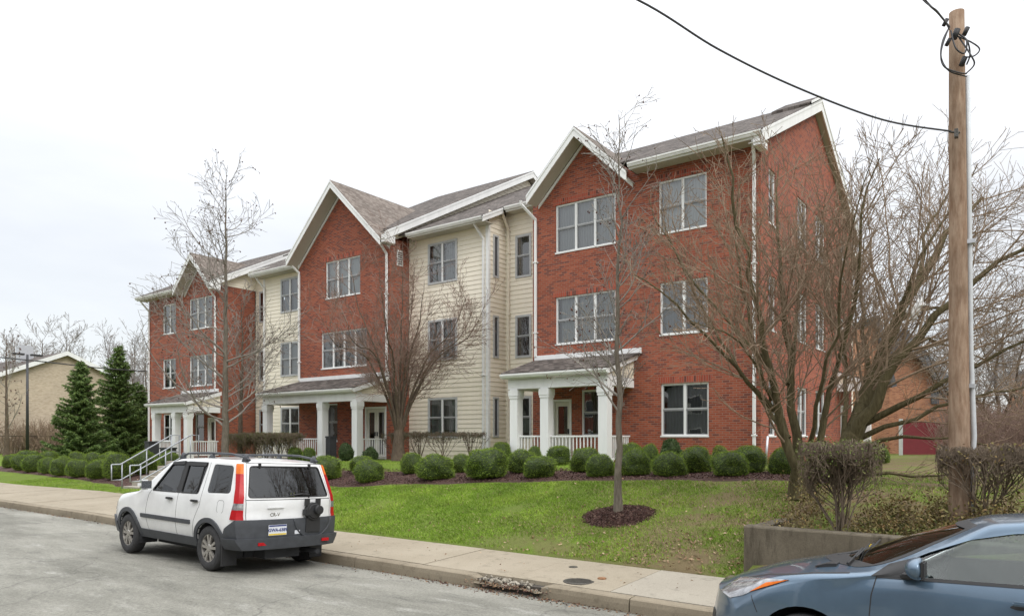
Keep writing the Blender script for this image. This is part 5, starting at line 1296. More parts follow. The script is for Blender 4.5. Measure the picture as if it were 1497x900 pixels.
def bush_mesh(kind, v_):
    key = (kind, v_)
    if key in bush_variants: return bush_variants[key]
    r = np.random.default_rng(v_*17+len(kind)); seed = v_*3.7
    box = kind == 'box'; N = {'yew': 7000, 'box': 5500, 'broad': 1500, 'lime': 1800}[kind]
    u = r.random(N)*2*PI; w_ = r.random(N)*2-1; ph = np.arcsin(np.clip(w_, -1, 1))
    e_ = 2.6 if kind in ('yew',) else (5 if box else 2.2)
    dirs = np.stack([np.cos(u)*np.cos(ph), np.sin(u)*np.cos(ph), np.sin(ph)], 1)
    rad = 1/((np.abs(dirs)**e_).sum(1))**(1/e_)
    lum = np.array([lumpy(a, b_, seed) for a, b_ in zip(u, ph)])
    rho = rad*lum*(1-np.abs(r.normal(size=N))*.075)
    pts = dirs*rho[:, None]
    pts[:, 2] = np.where(pts[:, 2] < -.55, -.55+(pts[:, 2]+.55)*.5, pts[:, 2])
    ln, wd = {'yew': (.115, .020), 'box': (.09, .03), 'broad': (.16, .10), 'lime': (.16, .07)}[kind]
    up = dirs.copy(); up[:, 2] += .5; up /= np.linalg.norm(up, axis=1)[:, None]
    V = leaf_faces(pts, up, np.full(N, ln), np.full(N, wd), r, .42)
    # sprigs that break the outline
    k = N//8; idx = r.integers(0, N, k); V2 = leaf_faces(pts[idx]*1.03, up[idx], np.full(k, ln*1.6), np.full(k, wd), r, .3); V = np.concatenate([V, V2])
    me = quads_mesh('foliage', V, {'yew': 'yew_leaf', 'box': 'yew_leaf', 'broad': 'broad_leaf', 'lime': 'lime_leaf'}[kind])
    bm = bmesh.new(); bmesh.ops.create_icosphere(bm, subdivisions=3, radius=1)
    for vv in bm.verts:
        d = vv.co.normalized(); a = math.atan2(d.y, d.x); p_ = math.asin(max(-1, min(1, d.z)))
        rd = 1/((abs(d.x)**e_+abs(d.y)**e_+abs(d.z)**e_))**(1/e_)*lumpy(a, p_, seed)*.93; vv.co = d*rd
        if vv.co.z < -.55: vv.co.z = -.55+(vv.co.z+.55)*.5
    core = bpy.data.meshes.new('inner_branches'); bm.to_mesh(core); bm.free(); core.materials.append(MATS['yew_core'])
    bush_variants[key] = (me, core); return bush_variants[key]
def bush(kind, X, Y, w_, h, v_, label, group, name='round_shrub', cat='shrub', z=None, dep=None):
    me, core = bush_mesh(kind, v_); z = terr(X, Y) if z is None else z
    o = things(name, label, cat, (X, Y, z), group, rotz=(v_*1.7+X*3) % 6.28 if kind != 'box' else 0)
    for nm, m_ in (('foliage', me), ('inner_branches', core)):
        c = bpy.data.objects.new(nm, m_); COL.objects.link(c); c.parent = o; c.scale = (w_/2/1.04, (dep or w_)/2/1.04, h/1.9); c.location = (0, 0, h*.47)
    return o
# (pixel span, bottom row, top row) as seen -> placed in two staggered rows of the bed
def put_bush(x0, x1, top, bot, Y, label, group='clipped round shrubs of the mulch bed', kind='yew', name='round_shrub', cat='shrub'):
    px = (x0+x1)/2; X = on_y(px, Y); d = depth(X, Y); z = terr(X, Y); zt = H-(top-HY)*d/F
    h = max(.3, zt-z); put_bush.n += 1
    return bush(kind, X, Y, (x1-x0)*d/F, h, put_bush.n % 5, label, group, name, cat)
put_bush.n = 0
G1 = 'clipped round shrubs of the mulch bed'
FR = [(456, 499, 667, 707, 13.5, 'round green shrub just right of the white SUV roof'), (517, 560, 672, 708, 13.3, 'round shrub in front of its twin, second to the right of the SUV'),
      (609, 665, 664, 705, 13.5, 'broad low clipped shrub below the siding windows'), (681, 743, 655, 705, 13.5, 'largest clipped shrub, below the drainpipe of the siding bay'),
      (764, 812, 666, 701, 13.6, 'round front-row shrub below the right porch left column'), (856, 898, 664, 701, 13.6, 'round shrub touching the left side of the young tree trunk'),
      (907, 950, 656, 695, 13.8, 'round shrub just right of the young tree trunk'), (954, 1003, 660, 699, 13.7, 'round shrub below the left edge of the big ground-floor window'),
      (1040, 1094, 659, 699, 13.7, 'broad round shrub below the lime-green bush'), ]
BR = [(512, 548, 666, 698, 14.5, 'round shrub half hidden behind the one beside the SUV'), (586, 620, 662, 700, 14.4, 'round shrub left of the broad low one'), (660, 690, 664, 698, 14.6, 'small round shrub between the broad one and the largest one'),
      (741, 786, 657, 694, 14.5, 'round back-row shrub below the right porch rail'), (834, 877, 654, 693, 14.6, 'round shrub below the right porch, between two columns'), (997, 1040, 652, 693, 14.5, 'round shrub below the middle of the big ground-floor window'),
      (1070, 1118, 652, 693, 14.6, 'round shrub at the foot of the right corner drainpipe'), (1126, 1164, 655, 698, 14.2, 'last round shrub, behind the many-stemmed tree'), (900, 922, 650, 690, 14.9, 'round shrub peeping between the young tree and its neighbour')]
LF = [(5, 24, 664, 684, 14.4, 'leftmost round shrub of the left bed'), (19, 44, 664, 688, 14.1, 'second round shrub from the left end'), (35, 68, 664, 692, 13.8, 'third round shrub from the left end'), (58, 83, 668, 692, 13.5, 'small fourth round shrub from the left end'),
      (75, 108, 667, 697, 13.2, 'fifth round shrub from the left end'), (98, 131, 671, 699, 13.0, 'sixth round shrub from the left end'), (128, 159, 671, 700, 12.9, 'seventh round shrub from the left end, by the handrail'), (152, 192, 662, 700, 13.0, 'round shrub seen through the lower handrail'),
      (193, 230, 659, 696, 14.0, 'round shrub between the two handrails'), (232, 264, 660, 688, 14.2, 'round shrub right of the handrails, above the SUV')]
LB = [(24, 56, 658, 672, 15.4, 'shrub in the back row behind the third from the left'), (58, 86, 659, 673, 15.2, 'shrub in the back row behind the fifth from the left'), (100, 127, 660, 674, 15.0, 'shrub in the back row below the left spruce'), (122, 148, 661, 674, 15.0, 'shrub in the back row between the two spruces'), (146, 172, 660, 676, 15.2, 'shrub in the back row below the right spruce')]
for q in FR+BR: put_bush(*q)
for q in LF+LB: put_bush(*q, group='clipped round shrubs of the left bed')
put_bush(720, 748, 646, 668, 18.0, 'small shrub at the foot of the siding bay corner', 'foundation plants'); put_bush(772, 792, 652, 668, 17.6, 'tiny shrub between the right porch columns', 'foundation plants')
put_bush(802, 832, 652, 675, 16.6, 'square clipped shrub before the right porch rail', 'foundation plants', 'box', 'square_shrub'); put_bush(908, 940, 648, 670, 17.5, 'low shrub at the right end of the porch', 'foundation plants')
put_bush(938, 963, 649, 674, 16.8, 'dark round shrub against the brick left of the big window', 'foundation plants'); put_bush(966, 995, 641, 662, 18.8, 'broad-leaved dark bush under the left corner of the big window', 'foundation plants', 'broad', 'leafy_bush')
put_bush(1040, 1063, 651, 668, 18.2, 'lime-green bush against the brick wall', 'foundation plants', 'lime', 'leafy_bush')
put_bush(495, 517, 648, 672, 17.4, 'upright small evergreen left of the middle porch column', 'foundation plants', 'broad', 'leafy_bush'); put_bush(531, 552, 654, 669, 17.6, 'low evergreen right of the middle porch column', 'foundation plants', 'broad', 'leafy_bush')
put_bush(421, 442, 653, 668, 17.2, 'left one of two small shrubs by the middle porch rail', 'foundation plants'); put_bush(442, 461, 654, 670, 17.2, 'right one of two small shrubs by the middle porch rail', 'foundation plants')
put_bush(1281, 1300, 654, 674, 24, 'small shrub on the far lawn by the chapel', 'foundation plants')

# spruces
def spruce(px, Y, top, hw, label, seed):
    X = on_y(px, Y); z = terr(X, Y); d = depth(X, Y); h = H-(top-HY)*d/F-z; R0 = hw*d/F
    o = things('spruce_tree', label, 'tree', (X, Y, z), 'dark spruces beside the left block'); r = np.random.default_rng(seed); rr = random.Random(seed)
    tw = Twigs(); tw.branch([Vector((X, Y, z-.05)), Vector((X, Y, z+h*.5)), Vector((X+.03, Y, z+h*.97))], [.14, .08, .012], 8); tw.build('trunk', 'bark_brown', o)
    P_ = []; N_ = []; br = Twigs()
    nb = 190
    for k in range(nb):
        t = (k+.5)/nb; zz = .25+t**1.0*(h-.3); Rl = R0*(1-zz/h)**.68*(.5+.7*rr.random())*(1+.25*noise.noise(Vector((k*.07, seed, 1))))+.06; a = k*2.399+rr.random()*.5
        n = max(2, int(Rl/.045)); dirx = np.array([math.cos(a), math.sin(a)])
        for i in range(n):
            s_ = (i+.5)/n; drop = -.18*Rl*math.sin(s_*PI*.8)+.12*Rl*s_**2
            wdt = .05+.26*Rl*(s_*(1.25-s_)); m_ = int(5+10*wdt/.2*1.0)
            lat = r.normal(size=m_)*wdt*.55; fw = r.normal(size=m_)*.03
            x = dirx[0]*(s_*Rl+fw)-dirx[1]*lat; y = dirx[1]*(s_*Rl+fw)+dirx[0]*lat; q = np.stack([X+x, Y+y, z+zz+drop-np.abs(lat)*.35-np.abs(r.normal(size=m_))*.04], 1)
            P_.append(q); dd = np.stack([dirx[0]+(-dirx[1])*np.sign(lat)*.7, dirx[1]+dirx[0]*np.sign(lat)*.7, -.25*np.ones(m_)], 1); N_.append(dd/np.linalg.norm(dd, axis=1)[:, None])
        if k % 2 == 0: br.branch([Vector((X, Y, z+zz)), Vector((X+dirx[0]*Rl*.6, Y+dirx[1]*Rl*.6, z+zz-.12*Rl)), Vector((X+dirx[0]*Rl*.95, Y+dirx[1]*Rl*.95, z+zz-.02*Rl))], [.02, .012, .004], 3)
    P_ = np.concatenate(P_); N_ = np.concatenate(N_)
    V = leaf_faces(P_, N_, np.full(len(P_), .20), np.full(len(P_), .045), r, .38)
    me = quads_mesh('needles', V, 'spruce_leaf'); link_mesh('crown', me, o); br.build('limb', 'bark_brown', o)
spruce(118, 17.6, 526, 47, 'left one of two dark spruces by the left block', 3); spruce(174, 20.5, 503, 50, 'right one of two dark spruces, tight against the left brick wall', 4)
spruce(205, 22.5, 560, 30, 'low dark spruce filling the gap before the left brick wall', 5)

# clipped leafless hedges: fan of stems, flat twiggy top
def hedge(name, label, X0, X1, Y, dep, ztop, n_clumps, seed, twig, group, leafy=0, leafc='weed_green', zb=None, rmin=.0022, dens=1.0):
    r = random.Random(seed); rn = np.random.default_rng(seed); zb = terr((X0+X1)/2, Y) if zb is None else zb; cx_ = (X0+X1)/2
    o = things(name, label, 'hedge', (cx_, Y, zb), group); tw = Twigs(); tips = []; H_ = ztop-zb
    def grow_t(p, d, L, r0, lev):
        segs = 4; q = path(r, p, d, L, segs, .14, .10)
        lim = []
        for v in q:
            zl = ztop-.05+.09*noise.noise(Vector((v.x*5, v.y*5, seed)))
            if v.z > zl-.08: v.z = zl-r.random()*.17
            v.x = min(max(v.x, X0-.04*r.random()), X1+.04*r.random()); v.y = min(max(v.y, Y-dep/2), Y+dep/2)
        tw.branch(q, [max(rmin, r0*(1-.7*j/segs)) for j in range(segs+1)], 4 if lev == 0 else 3); tips.append(q[-1]); tips.append(q[-2])
        if lev < 3:
            for k in range(int((4, 4, 3)[lev]*dens+r.random())):
                t = .3+.7*r.random(); i = min(segs-1, int(t*segs)); pp = q[i].lerp(q[i+1], t*segs-i); tn = (q[i+1]-q[i])
                if tn.length < 1e-5: continue
                pr = tn.normalized().cross(rvec(r)).normalized(); grow_t(pp, tn.normalized()*.8+pr*.65+Vector((0, 0, .25)), L*(.42+.25*r.random()), r0*.55, lev+1)
    for c_ in range(n_clumps):
        bx = X0+(X1-X0)*(c_+.5)/n_clumps; by = Y+r.uniform(-.08, .08)
        for k in range(int(9*dens)):
            a = r.random()*2*PI; s_ = .15+.45*r.random(); d = Vector((math.cos(a)*s_*(X1-X0)/n_clumps/H_*1.3, math.sin(a)*s_*dep/H_, 1)); grow_t(Vector((bx+r.uniform(-.06, .06), by, zb-.02)), d, H_*(.75+.4*r.random()), .013+.007*r.random(), 0)
    tw.build('branches', twig, o)
    if leafy:
        idx = rn.integers(0, len(tips), leafy); pts = np.array([tips[i] for i in idx])+rn.normal(size=(leafy, 3))*.035; pts[:, 2] = np.minimum(pts[:, 2], ztop+.03)
        V = leaf_faces(pts, np.tile([0, 0, 1.], (leafy, 1)), np.full(leafy, .035), np.full(leafy, .018), rn, .7); link_mesh('leaves', quads_mesh('leaves', V, leafc), o)
    return o
HG = 'clipped leafless hedges'
Yh = 9.95
hedge('bare_hedge', 'clipped twiggy bush growing behind the concrete wall, left of the utility pole', on_y(1183, Yh), on_y(1280, Yh), Yh, .9, H-(642-HY)*depth(on_y(1230, Yh), Yh)/F, 1, 81, 'twig_brown', HG, leafy=3400, zb=.72, dens=1.75)
Yh = 10.6
hedge('bare_hedge', 'clipped twiggy hedge behind the blue car at the foot of the utility pole', on_y(1378, Yh), on_y(1378, Yh)+2.6, Yh, .9, H-(646-HY)*depth(on_y(1440, Yh), Yh)/F, 3, 82, 'twig_brown', HG, leafy=1500, leafc='weed_leaf', zb=.8, dens=1.45)
for i, (a, b_, lab) in enumerate(((555, 600, 'thin clipped bush half hidden by the vase-shaped tree'), (602, 628, 'first clipped leafless bush below the siding windows'), (630, 666, 'middle clipped leafless bush below the siding windows'), (668, 708, 'last clipped leafless bush below the siding windows, by the corner drainpipe'))):
    Yq = 19.6 if i else 18.6
    X0, X1 = on_y(a, Yq), on_y(b_, Yq); hedge('bare_hedge', lab, X0, X1, Yq, .8, H-(629-HY)*depth((X0+X1)/2, Yq)/F, 1, 90+i, 'twig_brown', HG, rmin=.0042, leafy=500, leafc='broad_leaf', dens=.95)
X0, X1 = on_y(349, 17.2), on_y(434, 17.2); hedge('bare_hedge', 'dense olive clipped hedge between the left porch and the middle porch', X0, X1, 17.2, .9, H-(631-HY)*depth((X0+X1)/2, 17.2)/F, 5, 97, 'twig_brown', HG, leafy=9000, rmin=.0045, dens=1.35)
# mossy weeds beside the hedge
def weeds(name, label, X0, X1, Y0_, Y1_, n, h, seed, kind):
    r = np.random.default_rng(seed); rr = random.Random(seed); tw = Twigs(); pts = []
    for k in range(n):
        x = rr.uniform(X0, X1); y = rr.uniform(Y0_, Y1_); z = terr(x, y); q = path(rr, Vector((x, y, z)), Vector((rr.gauss(0, .35), rr.gauss(0, .35), 1)), h*(.4+.8*rr.random()), 4, .2, 0); tw.branch(q, [.003, .003, .0025, .002, .0015], 3)
        for v in q[1:]:
            for _ in range(5): pts.append(v+rvec(rr)*.04)
    me = quads_mesh(name, leaf_faces(np.array(pts), np.tile([0, 0, 1.], (len(pts), 1)), np.full(len(pts), .05), np.full(len(pts), .022), r, .8), kind)
    o = link_mesh(name, me); o['kind'] = 'stuff'; t = tw.build(name+'_stems', 'twig_tan', None); t['kind'] = 'stuff'
weeds('weeds', '', -1.9, -.2, 9.9, 11.2, 330, .42, 101, 'weed_leaf'); weeds('weeds', '', -2.2, 0, 9.6, 10.6, 120, .2, 102, 'weed_green'); weeds('dry_stalks', '', -3.0, -2.35, 9.5, 11.6, 90, .55, 103, 'weed_leaf')

# ---------------------------------------------------------------- grass, mulch chips, leaves
def in_bed(x, y): return bed_front(x) < y < bed_back(x) and (x < -25.6 or x > -24.1) and x < -2.95
ring_c = (ytree_base[0], ytree_base[1])
def in_ring(x, y): return ((x-ring_c[0])/.62)**2+((y-ring_c[1])/.50)**2 < 1+.25*noise.noise(Vector((x*3, y*3, 0)))
def scatter_blades():
    r = np.random.default_rng(5); P_ = []; M_ = []
    def zone(x0, x1, y0, y1, n):
        xs = r.uniform(x0, x1, n); ys = r.uniform(y0, y1, n)
        for x, y in zip(xs, ys):
            if y < walk_edge(x)+.0+.05*abs(noise.noise(Vector((x*4, 0, 0)))) or in_bed(x, y) or in_ring(x, y): continue
            if x > -3.08 and y < 12.2: continue
            nn = noise.noise(Vector((x*.9, y*.9, 3))); bare = noise.noise(Vector((x*.8, y*1.1, 9)))
            ex = max(0, min(1, (x+7.5)/3.5))
            if r.random() < max(0, bare*1.9-.15+ex*.42): continue
            P_.append((x, y, gz(x, y))); k = 3 if r.random() < .05+.30*ex else int(min(2, max(0, 1.1+nn*2.2+r.normal()*.55))); M_.append(k)
    zone(-16, -3, 9.3, 13.2, 150000); zone(-34, -16, 9.4, 13.4, 60000); zone(-3, 2.5, 11.5, 17, 22000); zone(-22, -3, 15, 18, 26000)
    return np.array(P_), np.array(M_)
def gz(x, y):
    z = terr(x, y)
    if -30 < x < 2 and y < 20: z += .025*noise.noise(Vector((x*.7, y*.9, 0)))*(1 if y > walk_edge(x)+.3 else 0)
    return z
P_, M_ = scatter_blades(); n = len(P_); r = np.random.default_rng(8)
hgt = .022+.03*r.random(n); d = np.stack([r.normal(size=n)*.5, r.normal(size=n)*.5, np.ones(n)], 1); d /= np.linalg.norm(d, axis=1)[:, None]
s_ = np.cross(d, r.normal(size=(n, 3))); s_ /= np.linalg.norm(s_, axis=1)[:, None]; wd_ = .004+.005*r.random(n)
P_[:, 2] -= .008
V = np.empty((n, 4, 3)); V[:, 0] = P_-s_*wd_[:, None]; V[:, 1] = P_+s_*wd_[:, None]; tip = P_+d*hgt[:, None]+np.stack([r.normal(size=n)*.012, r.normal(size=n)*.012, np.zeros(n)], 1); V[:, 2] = tip+s_*wd_[:, None]*.3; V[:, 3] = tip-s_*wd_[:, None]*.3
me = quads_mesh('grass', V.reshape(-1, 3), ['grass_0', 'grass_1', 'grass_2', 'grass_3'], mi=M_.astype(np.int32)); o = link_mesh('grass', me); o['kind'] = 'stuff'
# mulch ring under the young tree
mb = MB(); R_n = 40; rings = [0, .2, .45, .75, 1.0]
for i in range(R_n):
    for a_, b_ in zip(rings[:-1], rings[1:]):
        q = []
        for k, rr in ((i, a_), (i+1, a_), (i+1, b_), (i, b_)):
            a = 2*PI*k/R_n; R1 = .60*(1+.13*noise.noise(Vector((math.cos(a)*1.5, math.sin(a)*1.5, 2)))); x = ring_c[0]+R1*rr*math.cos(a); y = ring_c[1]+R1*rr*math.sin(a)*.97*.80
            q.append((x, y, gz(x, y)+.075*(1-rr**2)-.004+.012*noise.noise(Vector((x*9, y*9, 1)))))
        mb.face(q if a_ > 0 else [q[0], q[3], q[2]], smooth=True)
mb.build('mulch_ring', 'mulch', recalc=False)['kind'] = 'structure'
def flakes(name, pts, size, mats, seed, lift=.01, flat=.35):
    r = np.random.default_rng(seed); n = len(pts); pts = np.array(pts); pts[:, 2] += lift
    nrm = np.stack([r.normal(size=n), r.normal(size=n), r.normal(size=n)*flat], 1); nrm /= np.linalg.norm(nrm, axis=1)[:, None]
    V = leaf_faces(pts, nrm, np.full(n, size), np.full(n, size*.45), r, .2)
    o = link_mesh(name, quads_mesh(name, V, mats, mi=r.integers(0, len(mats), n).astype(np.int32))); o['kind'] = 'stuff'; return o
r = random.Random(3); pts = []
while len(pts) < 26000:
    x = r.uniform(-20, -2.95) if r.random() < .75 else r.uniform(-42, -20); y = r.uniform(11.5, 15.6)
    if in_bed(x, y): pts.append((x, y, terr(x, y)+.045))
for _ in range(4200):
    a = r.random()*2*PI; q = math.sqrt(r.random())*.66; x, y = ring_c[0]+q*math.cos(a), ring_c[1]+q*math.sin(a)*.78; pts.append((x, y, gz(x, y)+.075*max(0, 1-(q/.60)**2)+.005))
flakes('mulch_chips', pts, .045, ['mulch_chip_a', 'mulch_chip_a', 'mulch_chip_b', 'mulch'], 4)
pts = []
for _ in range(520):
    x = r.uniform(-9, -3.1); x = -3.1-(abs(r.gauss(0, 2.2))); y = walk_edge(x)+abs(r.gauss(.1, .9)); pts.append((x, y, gz(x, y)+.02))
for _ in range(110): x = r.uniform(-20, -6); y = r.uniform(9.4, 12.7); pts.append((x, y, gz(x, y)+.02))
for _ in range(150): x = r.uniform(-30, -3); y = r.uniform(11.9, 15); pts.append((x, y, gz(x, y)+.05))
flakes('fallen_leaves', pts, .055, ['dry_leaf', 'dry_leaf', 'dry_leaf_light'], 6)
pts = []
for _ in range(900):
    x = -5.7+r.gauss(0, 1) if r.random() < .45 else r.uniform(-26, -2.5); y = kerb_y(x)-abs(r.gauss(.0, .10)); pts.append((x, y, -.085+.0*y))
for _ in range(500): x = r.gauss(-5.7, .3); y = kerb_y(x)+r.uniform(-.12, .22); pts.append((x, y, -.03+.05*r.random()))
flakes('gutter_leaves', pts, .04, ['dry_leaf', 'mulch_chip_a', 'dry_leaf', 'mulch_chip_b'], 7, .004, .2)
pts = [(r.uniform(-12, -3.2), r.uniform(7.8, 9.15), .095+.024*r.random()) for _ in range(70)]
flakes('pavement_leaves', pts, .035, ['dry_leaf', 'dry_leaf_light'], 9, .012, .1)
# ---------------------------------------------------------------- street furniture and surroundings
# rubble where the kerb has broken away
mb = MB(); r = random.Random(2)
bm = bmesh.new()
for k in range(150):
    x = r.gauss(-5.72, .24); y = kerb_y(x)+r.uniform(.0, .2); s_ = r.uniform(.008, .032)
    g_ = bmesh.ops.create_icosphere(bm, subdivisions=1, radius=s_, matrix=Matrix.Translation((x, y, -.02+r.random()*.07)))
    for v_ in g_['verts']: v_.co += rvec(r)*s_*.25
me = bpy.data.meshes.new('rubble'); bm.to_mesh(me); bm.free(); me.materials.append(MATS['sidewalk_new']); o = link_mesh('rubble', me); o['kind'] = 'stuff'
mb = MB(); xs = np.linspace(-6.3, -5.15, 12); ys = np.linspace(0, .3, 6)
for a, b_ in zip(xs[:-1], xs[1:]):
    for c_, d_ in zip(ys[:-1], ys[1:]):
        mb.face([(x, kerb_y(x)+y, -.03+.28*y+.03*noise.noise(Vector((x*9, y*9, 4)))) for x, y in ((a, c_), (b_, c_), (b_, d_), (a, d_))], smooth=True)
mb.build('kerb_gap_soil', 'kerb', recalc=False)['kind'] = 'structure'
# manhole cover and two small valve lids set in the pavement
simple('cast_iron', (.10, .095, .085), .45, .3, 20, metal=.7, bumps=.6, bscale=60); simple('rust', (.22, .11, .05), .8, .3, 25)
def disc(name, label, x, y, z, r_, mat, cat='cover', ribs=False):
    m = MB(); m.tube([(x, y, z-.03), (x, y, z+.004)], r_, 36, smooth=False); m.tube([(x, y, z+.004), (x, y, z+.008)], [r_*.86, r_*.84], 36, smooth=False)
    if ribs:
        for k in range(-3, 4):
            w_ = math.sqrt(max(0, (r_*.78)**2-(k*r_*.2)**2)); m.box(x-w_, x+w_, y+k*r_*.2-.008, y+k*r_*.2+.008, z+.008, z+.011)
    o = m.build(name, mat); tag(o, label, cat); return o
def pav(px, py):
    for Y in np.arange(7.6, 9.4, .01):
        X = on_y(px, Y); 
        if HY+F*(H-.085)/depth(X, Y) <= py: return X, Y
    return X, Y
y = 8.02; x = on_y(846, y); disc('manhole_cover', 'ribbed cast-iron manhole cover in the pavement at the kerb', x, y, .091, .205, 'cast_iron', 'manhole cover', True)
x, y = pav(838, 831); disc('valve_cover', 'small dark round lid in the pavement near the lawn', x, y, .113, .065, 'cast_iron')
x, y = pav(880, 847); disc('valve_cover', 'small rusty round lid in the pavement nearest the blue car', x, y, .108, .06, 'rust')
# concrete retaining wall round the planted corner
wl = things('retaining_wall', 'weathered low concrete retaining wall with a yellow paint mark behind the blue car', 'wall', (-1, 9.4, .1))
def rough_wall(x0, x1, y0, y1, z0, ztop):
    m = MB(); nx = max(2, int((x1-x0)/.12)); nz = 6; g_ = lambda x, y, z: Vector((noise.noise(Vector((x*5, y*5, z*5)))*.006, noise.noise(Vector((x*5+9, y*5, z*5)))*.006, noise.noise(Vector((x*4, y*4, 7)))*.006))
    xs = np.linspace(x0, x1, nx+1); b_ = .02
    prof = [(y0, z0)]+[(y0, z0+(1)*t) for t in ()]
    for a, c_ in zip(xs[:-1], xs[1:]):
        def pr(x):
            zt = ztop(x); return [(y0, z0), (y0, z0+(zt-z0)*.35), (y0, z0+(zt-z0)*.7), (y0, zt-b_), (y0+b_*.4, zt-b_*.3), (y0+b_, zt), (y1-b_, zt), (y1, zt-b_), (y1, z0)]
        A, B_ = pr(a), pr(c_)
        for i in range(len(A)-1): m.face([Vector((a, *A[i]))+g_(a, *A[i]), Vector((c_, *B_[i]))+g_(c_, *B_[i]), Vector((c_, *B_[i+1]))+g_(c_, *B_[i+1]), Vector((a, *A[i+1]))+g_(a, *A[i+1])], smooth=False)
    for x in (x0, x1): m.face([Vector((x, y, z))+g_(x, y, z) for y, z in [(y0, z0), (y0, ztop(x)-b_), (y0+b_, ztop(x)), (y1-b_, ztop(x)), (y1, ztop(x)-b_), (y1, z0)]])
    return m
rough_wall(-3.12, 9, 9.32, 9.56, -.1, lambda x: .82).build('street_wall', 'wall_concrete', wl)
m = MB(); m.prism([(-3.12, 9.57, -.1), (-3.12, 12.4, .5), (-3.12, 12.4, .74), (-3.12, 9.57, .80)], (.2, 0, 0)); m.build('return_wall', 'wall_concrete', wl)
m = MB(); m.box(-3.3, -2.9, 9.05, 9.3, -.05, .16); m.build('wall_footing', 'wall_concrete', wl, bevel=.02)
simple('paint_yellow', (.62, .43, .04), .7, .25, 30)
m = MB(); yy = 9.312
for q in ([(-1.62, .72), (-1.585, .72), (-1.60, .50), (-1.635, .50)], [(-1.60, .50), (-1.585, .53), (-1.40, .66), (-1.38, .63), (-1.50, .54), (-1.36, .56), (-1.36, .52)]): m.prism([(x, yy, z) for x, z in q], (0, .004, 0))
m.build('paint_mark', 'paint_yellow', wl)
# handrails and steps to the left porch
simple('rail_grey', (.36, .38, .41), .4, .12, 9, metal=.3)
sx0, sx1, sy = -25.62, -24.3, 11.68
def handrail(x, label):
    m = MB(); o = things('handrail', label, 'handrail', (x, sy, .12), 'handrails of the front steps')
    up = [(x, sy-.3, 1.02), (x, sy, 1.02), (x, sy+1.8, 2.03), (x, sy+2.1, 2.03), (x, sy+2.1, 1.15)]
    m.tube(up, .024, 8); m.build('rail', 'rail_grey', o)
    m = MB(); m.tube([(x, sy-.3, 1.02), (x, sy-.3, .48), (x, sy, .48), (x, sy+1.8, 1.42), (x, sy+2.1, 1.42)], .022, 8); m.build('mid_rail', 'rail_grey', o)
    for yy in (sy+.05, sy+.9, sy+1.8):
        m = MB(); t = max(0, min(1, (yy-sy)/1.8)); m.tube([(x, yy, .05+t*1.0), (x, yy, 1.03+t*1.0)], .022, 8); m.build('post', 'rail_grey', o)
handrail(sx0, 'left grey pipe handrail of the front steps'); handrail(sx1, 'right grey pipe handrail of the front steps')
st = things('front_steps', 'flight of concrete steps between two pipe handrails', 'steps', ((sx0+sx1)/2, sy, .1))
for k in range(6):
    m = MB(); y0 = sy+.05+k*.3; m.box(sx0+.06, sx1-.06, y0, y0+(.33 if k < 5 else 1.4), .0, .10+(k+1)*.165-.0); m.build('step', 'concrete_step', st, bevel=.012)
m = MB(); xs = np.linspace(sx0, sx1, 4)
for a, b_ in zip(xs[:-1], xs[1:]): m.face([(a, walk_edge(a)-.01, .112), (b_, walk_edge(b_)-.01, .112), (b_, sy+.12, .16), (a, sy+.12, .16)])
m.build('path', 'sidewalk', recalc=False)['kind'] = 'structure'
# utility pole, conduit, cables
bark('pole_wood', (.20, .125, .08), (.36, .265, .19), 4)
simple('conduit_grey', (.52, .54, .55), .5, .1, 6); simple('cable_black', (.035, .035, .037), .6, .2, 6)
Yp = 10.5; Xp = on_y(1403, Yp); zp = .8; dp = depth(Xp, Yp); pz = lambda py: H-(py-HY)*dp/F
pole = things('utility_pole', 'weathered wooden utility pole with coiled cables at its top and a grey conduit', 'utility pole', (Xp, Yp, zp))
lean = lambda z: (-.03*(z-zp)/6, 0)
m = MB(); zs = np.linspace(zp-.2, pz(17), 14); m.tube([(Xp+lean(z)[0], Yp, z) for z in zs], [.122-.038*(z-zp)/6.6 for z in zs], 20); m.build('post', 'pole_wood', pole)
rgt = Vector((C, S, 0)); fwd = Vector((-S, C, 0))
def pp(px, py, dd=0.0): return at(px, py, dp+dd)
m = MB(); zt = pz(112); pc = [Vector((Xp+lean(z)[0], Yp, z))+rgt*(.122-.038*(z-zp)/6.6+.024)-fwd*.03 for z in (zp-.1, 1.6, 2.0, 3, 5, zt)]; pc[2] += rgt*.03; m.tube(pc, .030, 10); m.build('conduit', 'conduit_grey', pole)
m = MB(); 
for z in (2.6, 4.4): m.box(Xp+.02, Xp+.16, Yp-.02, Yp+.1, z, z+.05)
m.build('conduit_strap', 'metal_rail', pole)
m = MB()
def curve(ctrl, n=10):
    out = []; P_ = [ctrl[0]]+ctrl+[ctrl[-1]]
    for i in range(1, len(P_)-2):
        for k in range(n):
            t = k/n; a, b_, c_, d_ = P_[i-1], P_[i], P_[i+1], P_[i+2]
            out.append(.5*((2*b_)+(c_-a)*t+(2*a-5*b_+4*c_-d_)*t*t+(3*b_-a-3*c_+d_)*t**3))
    return out+[ctrl[-1]]
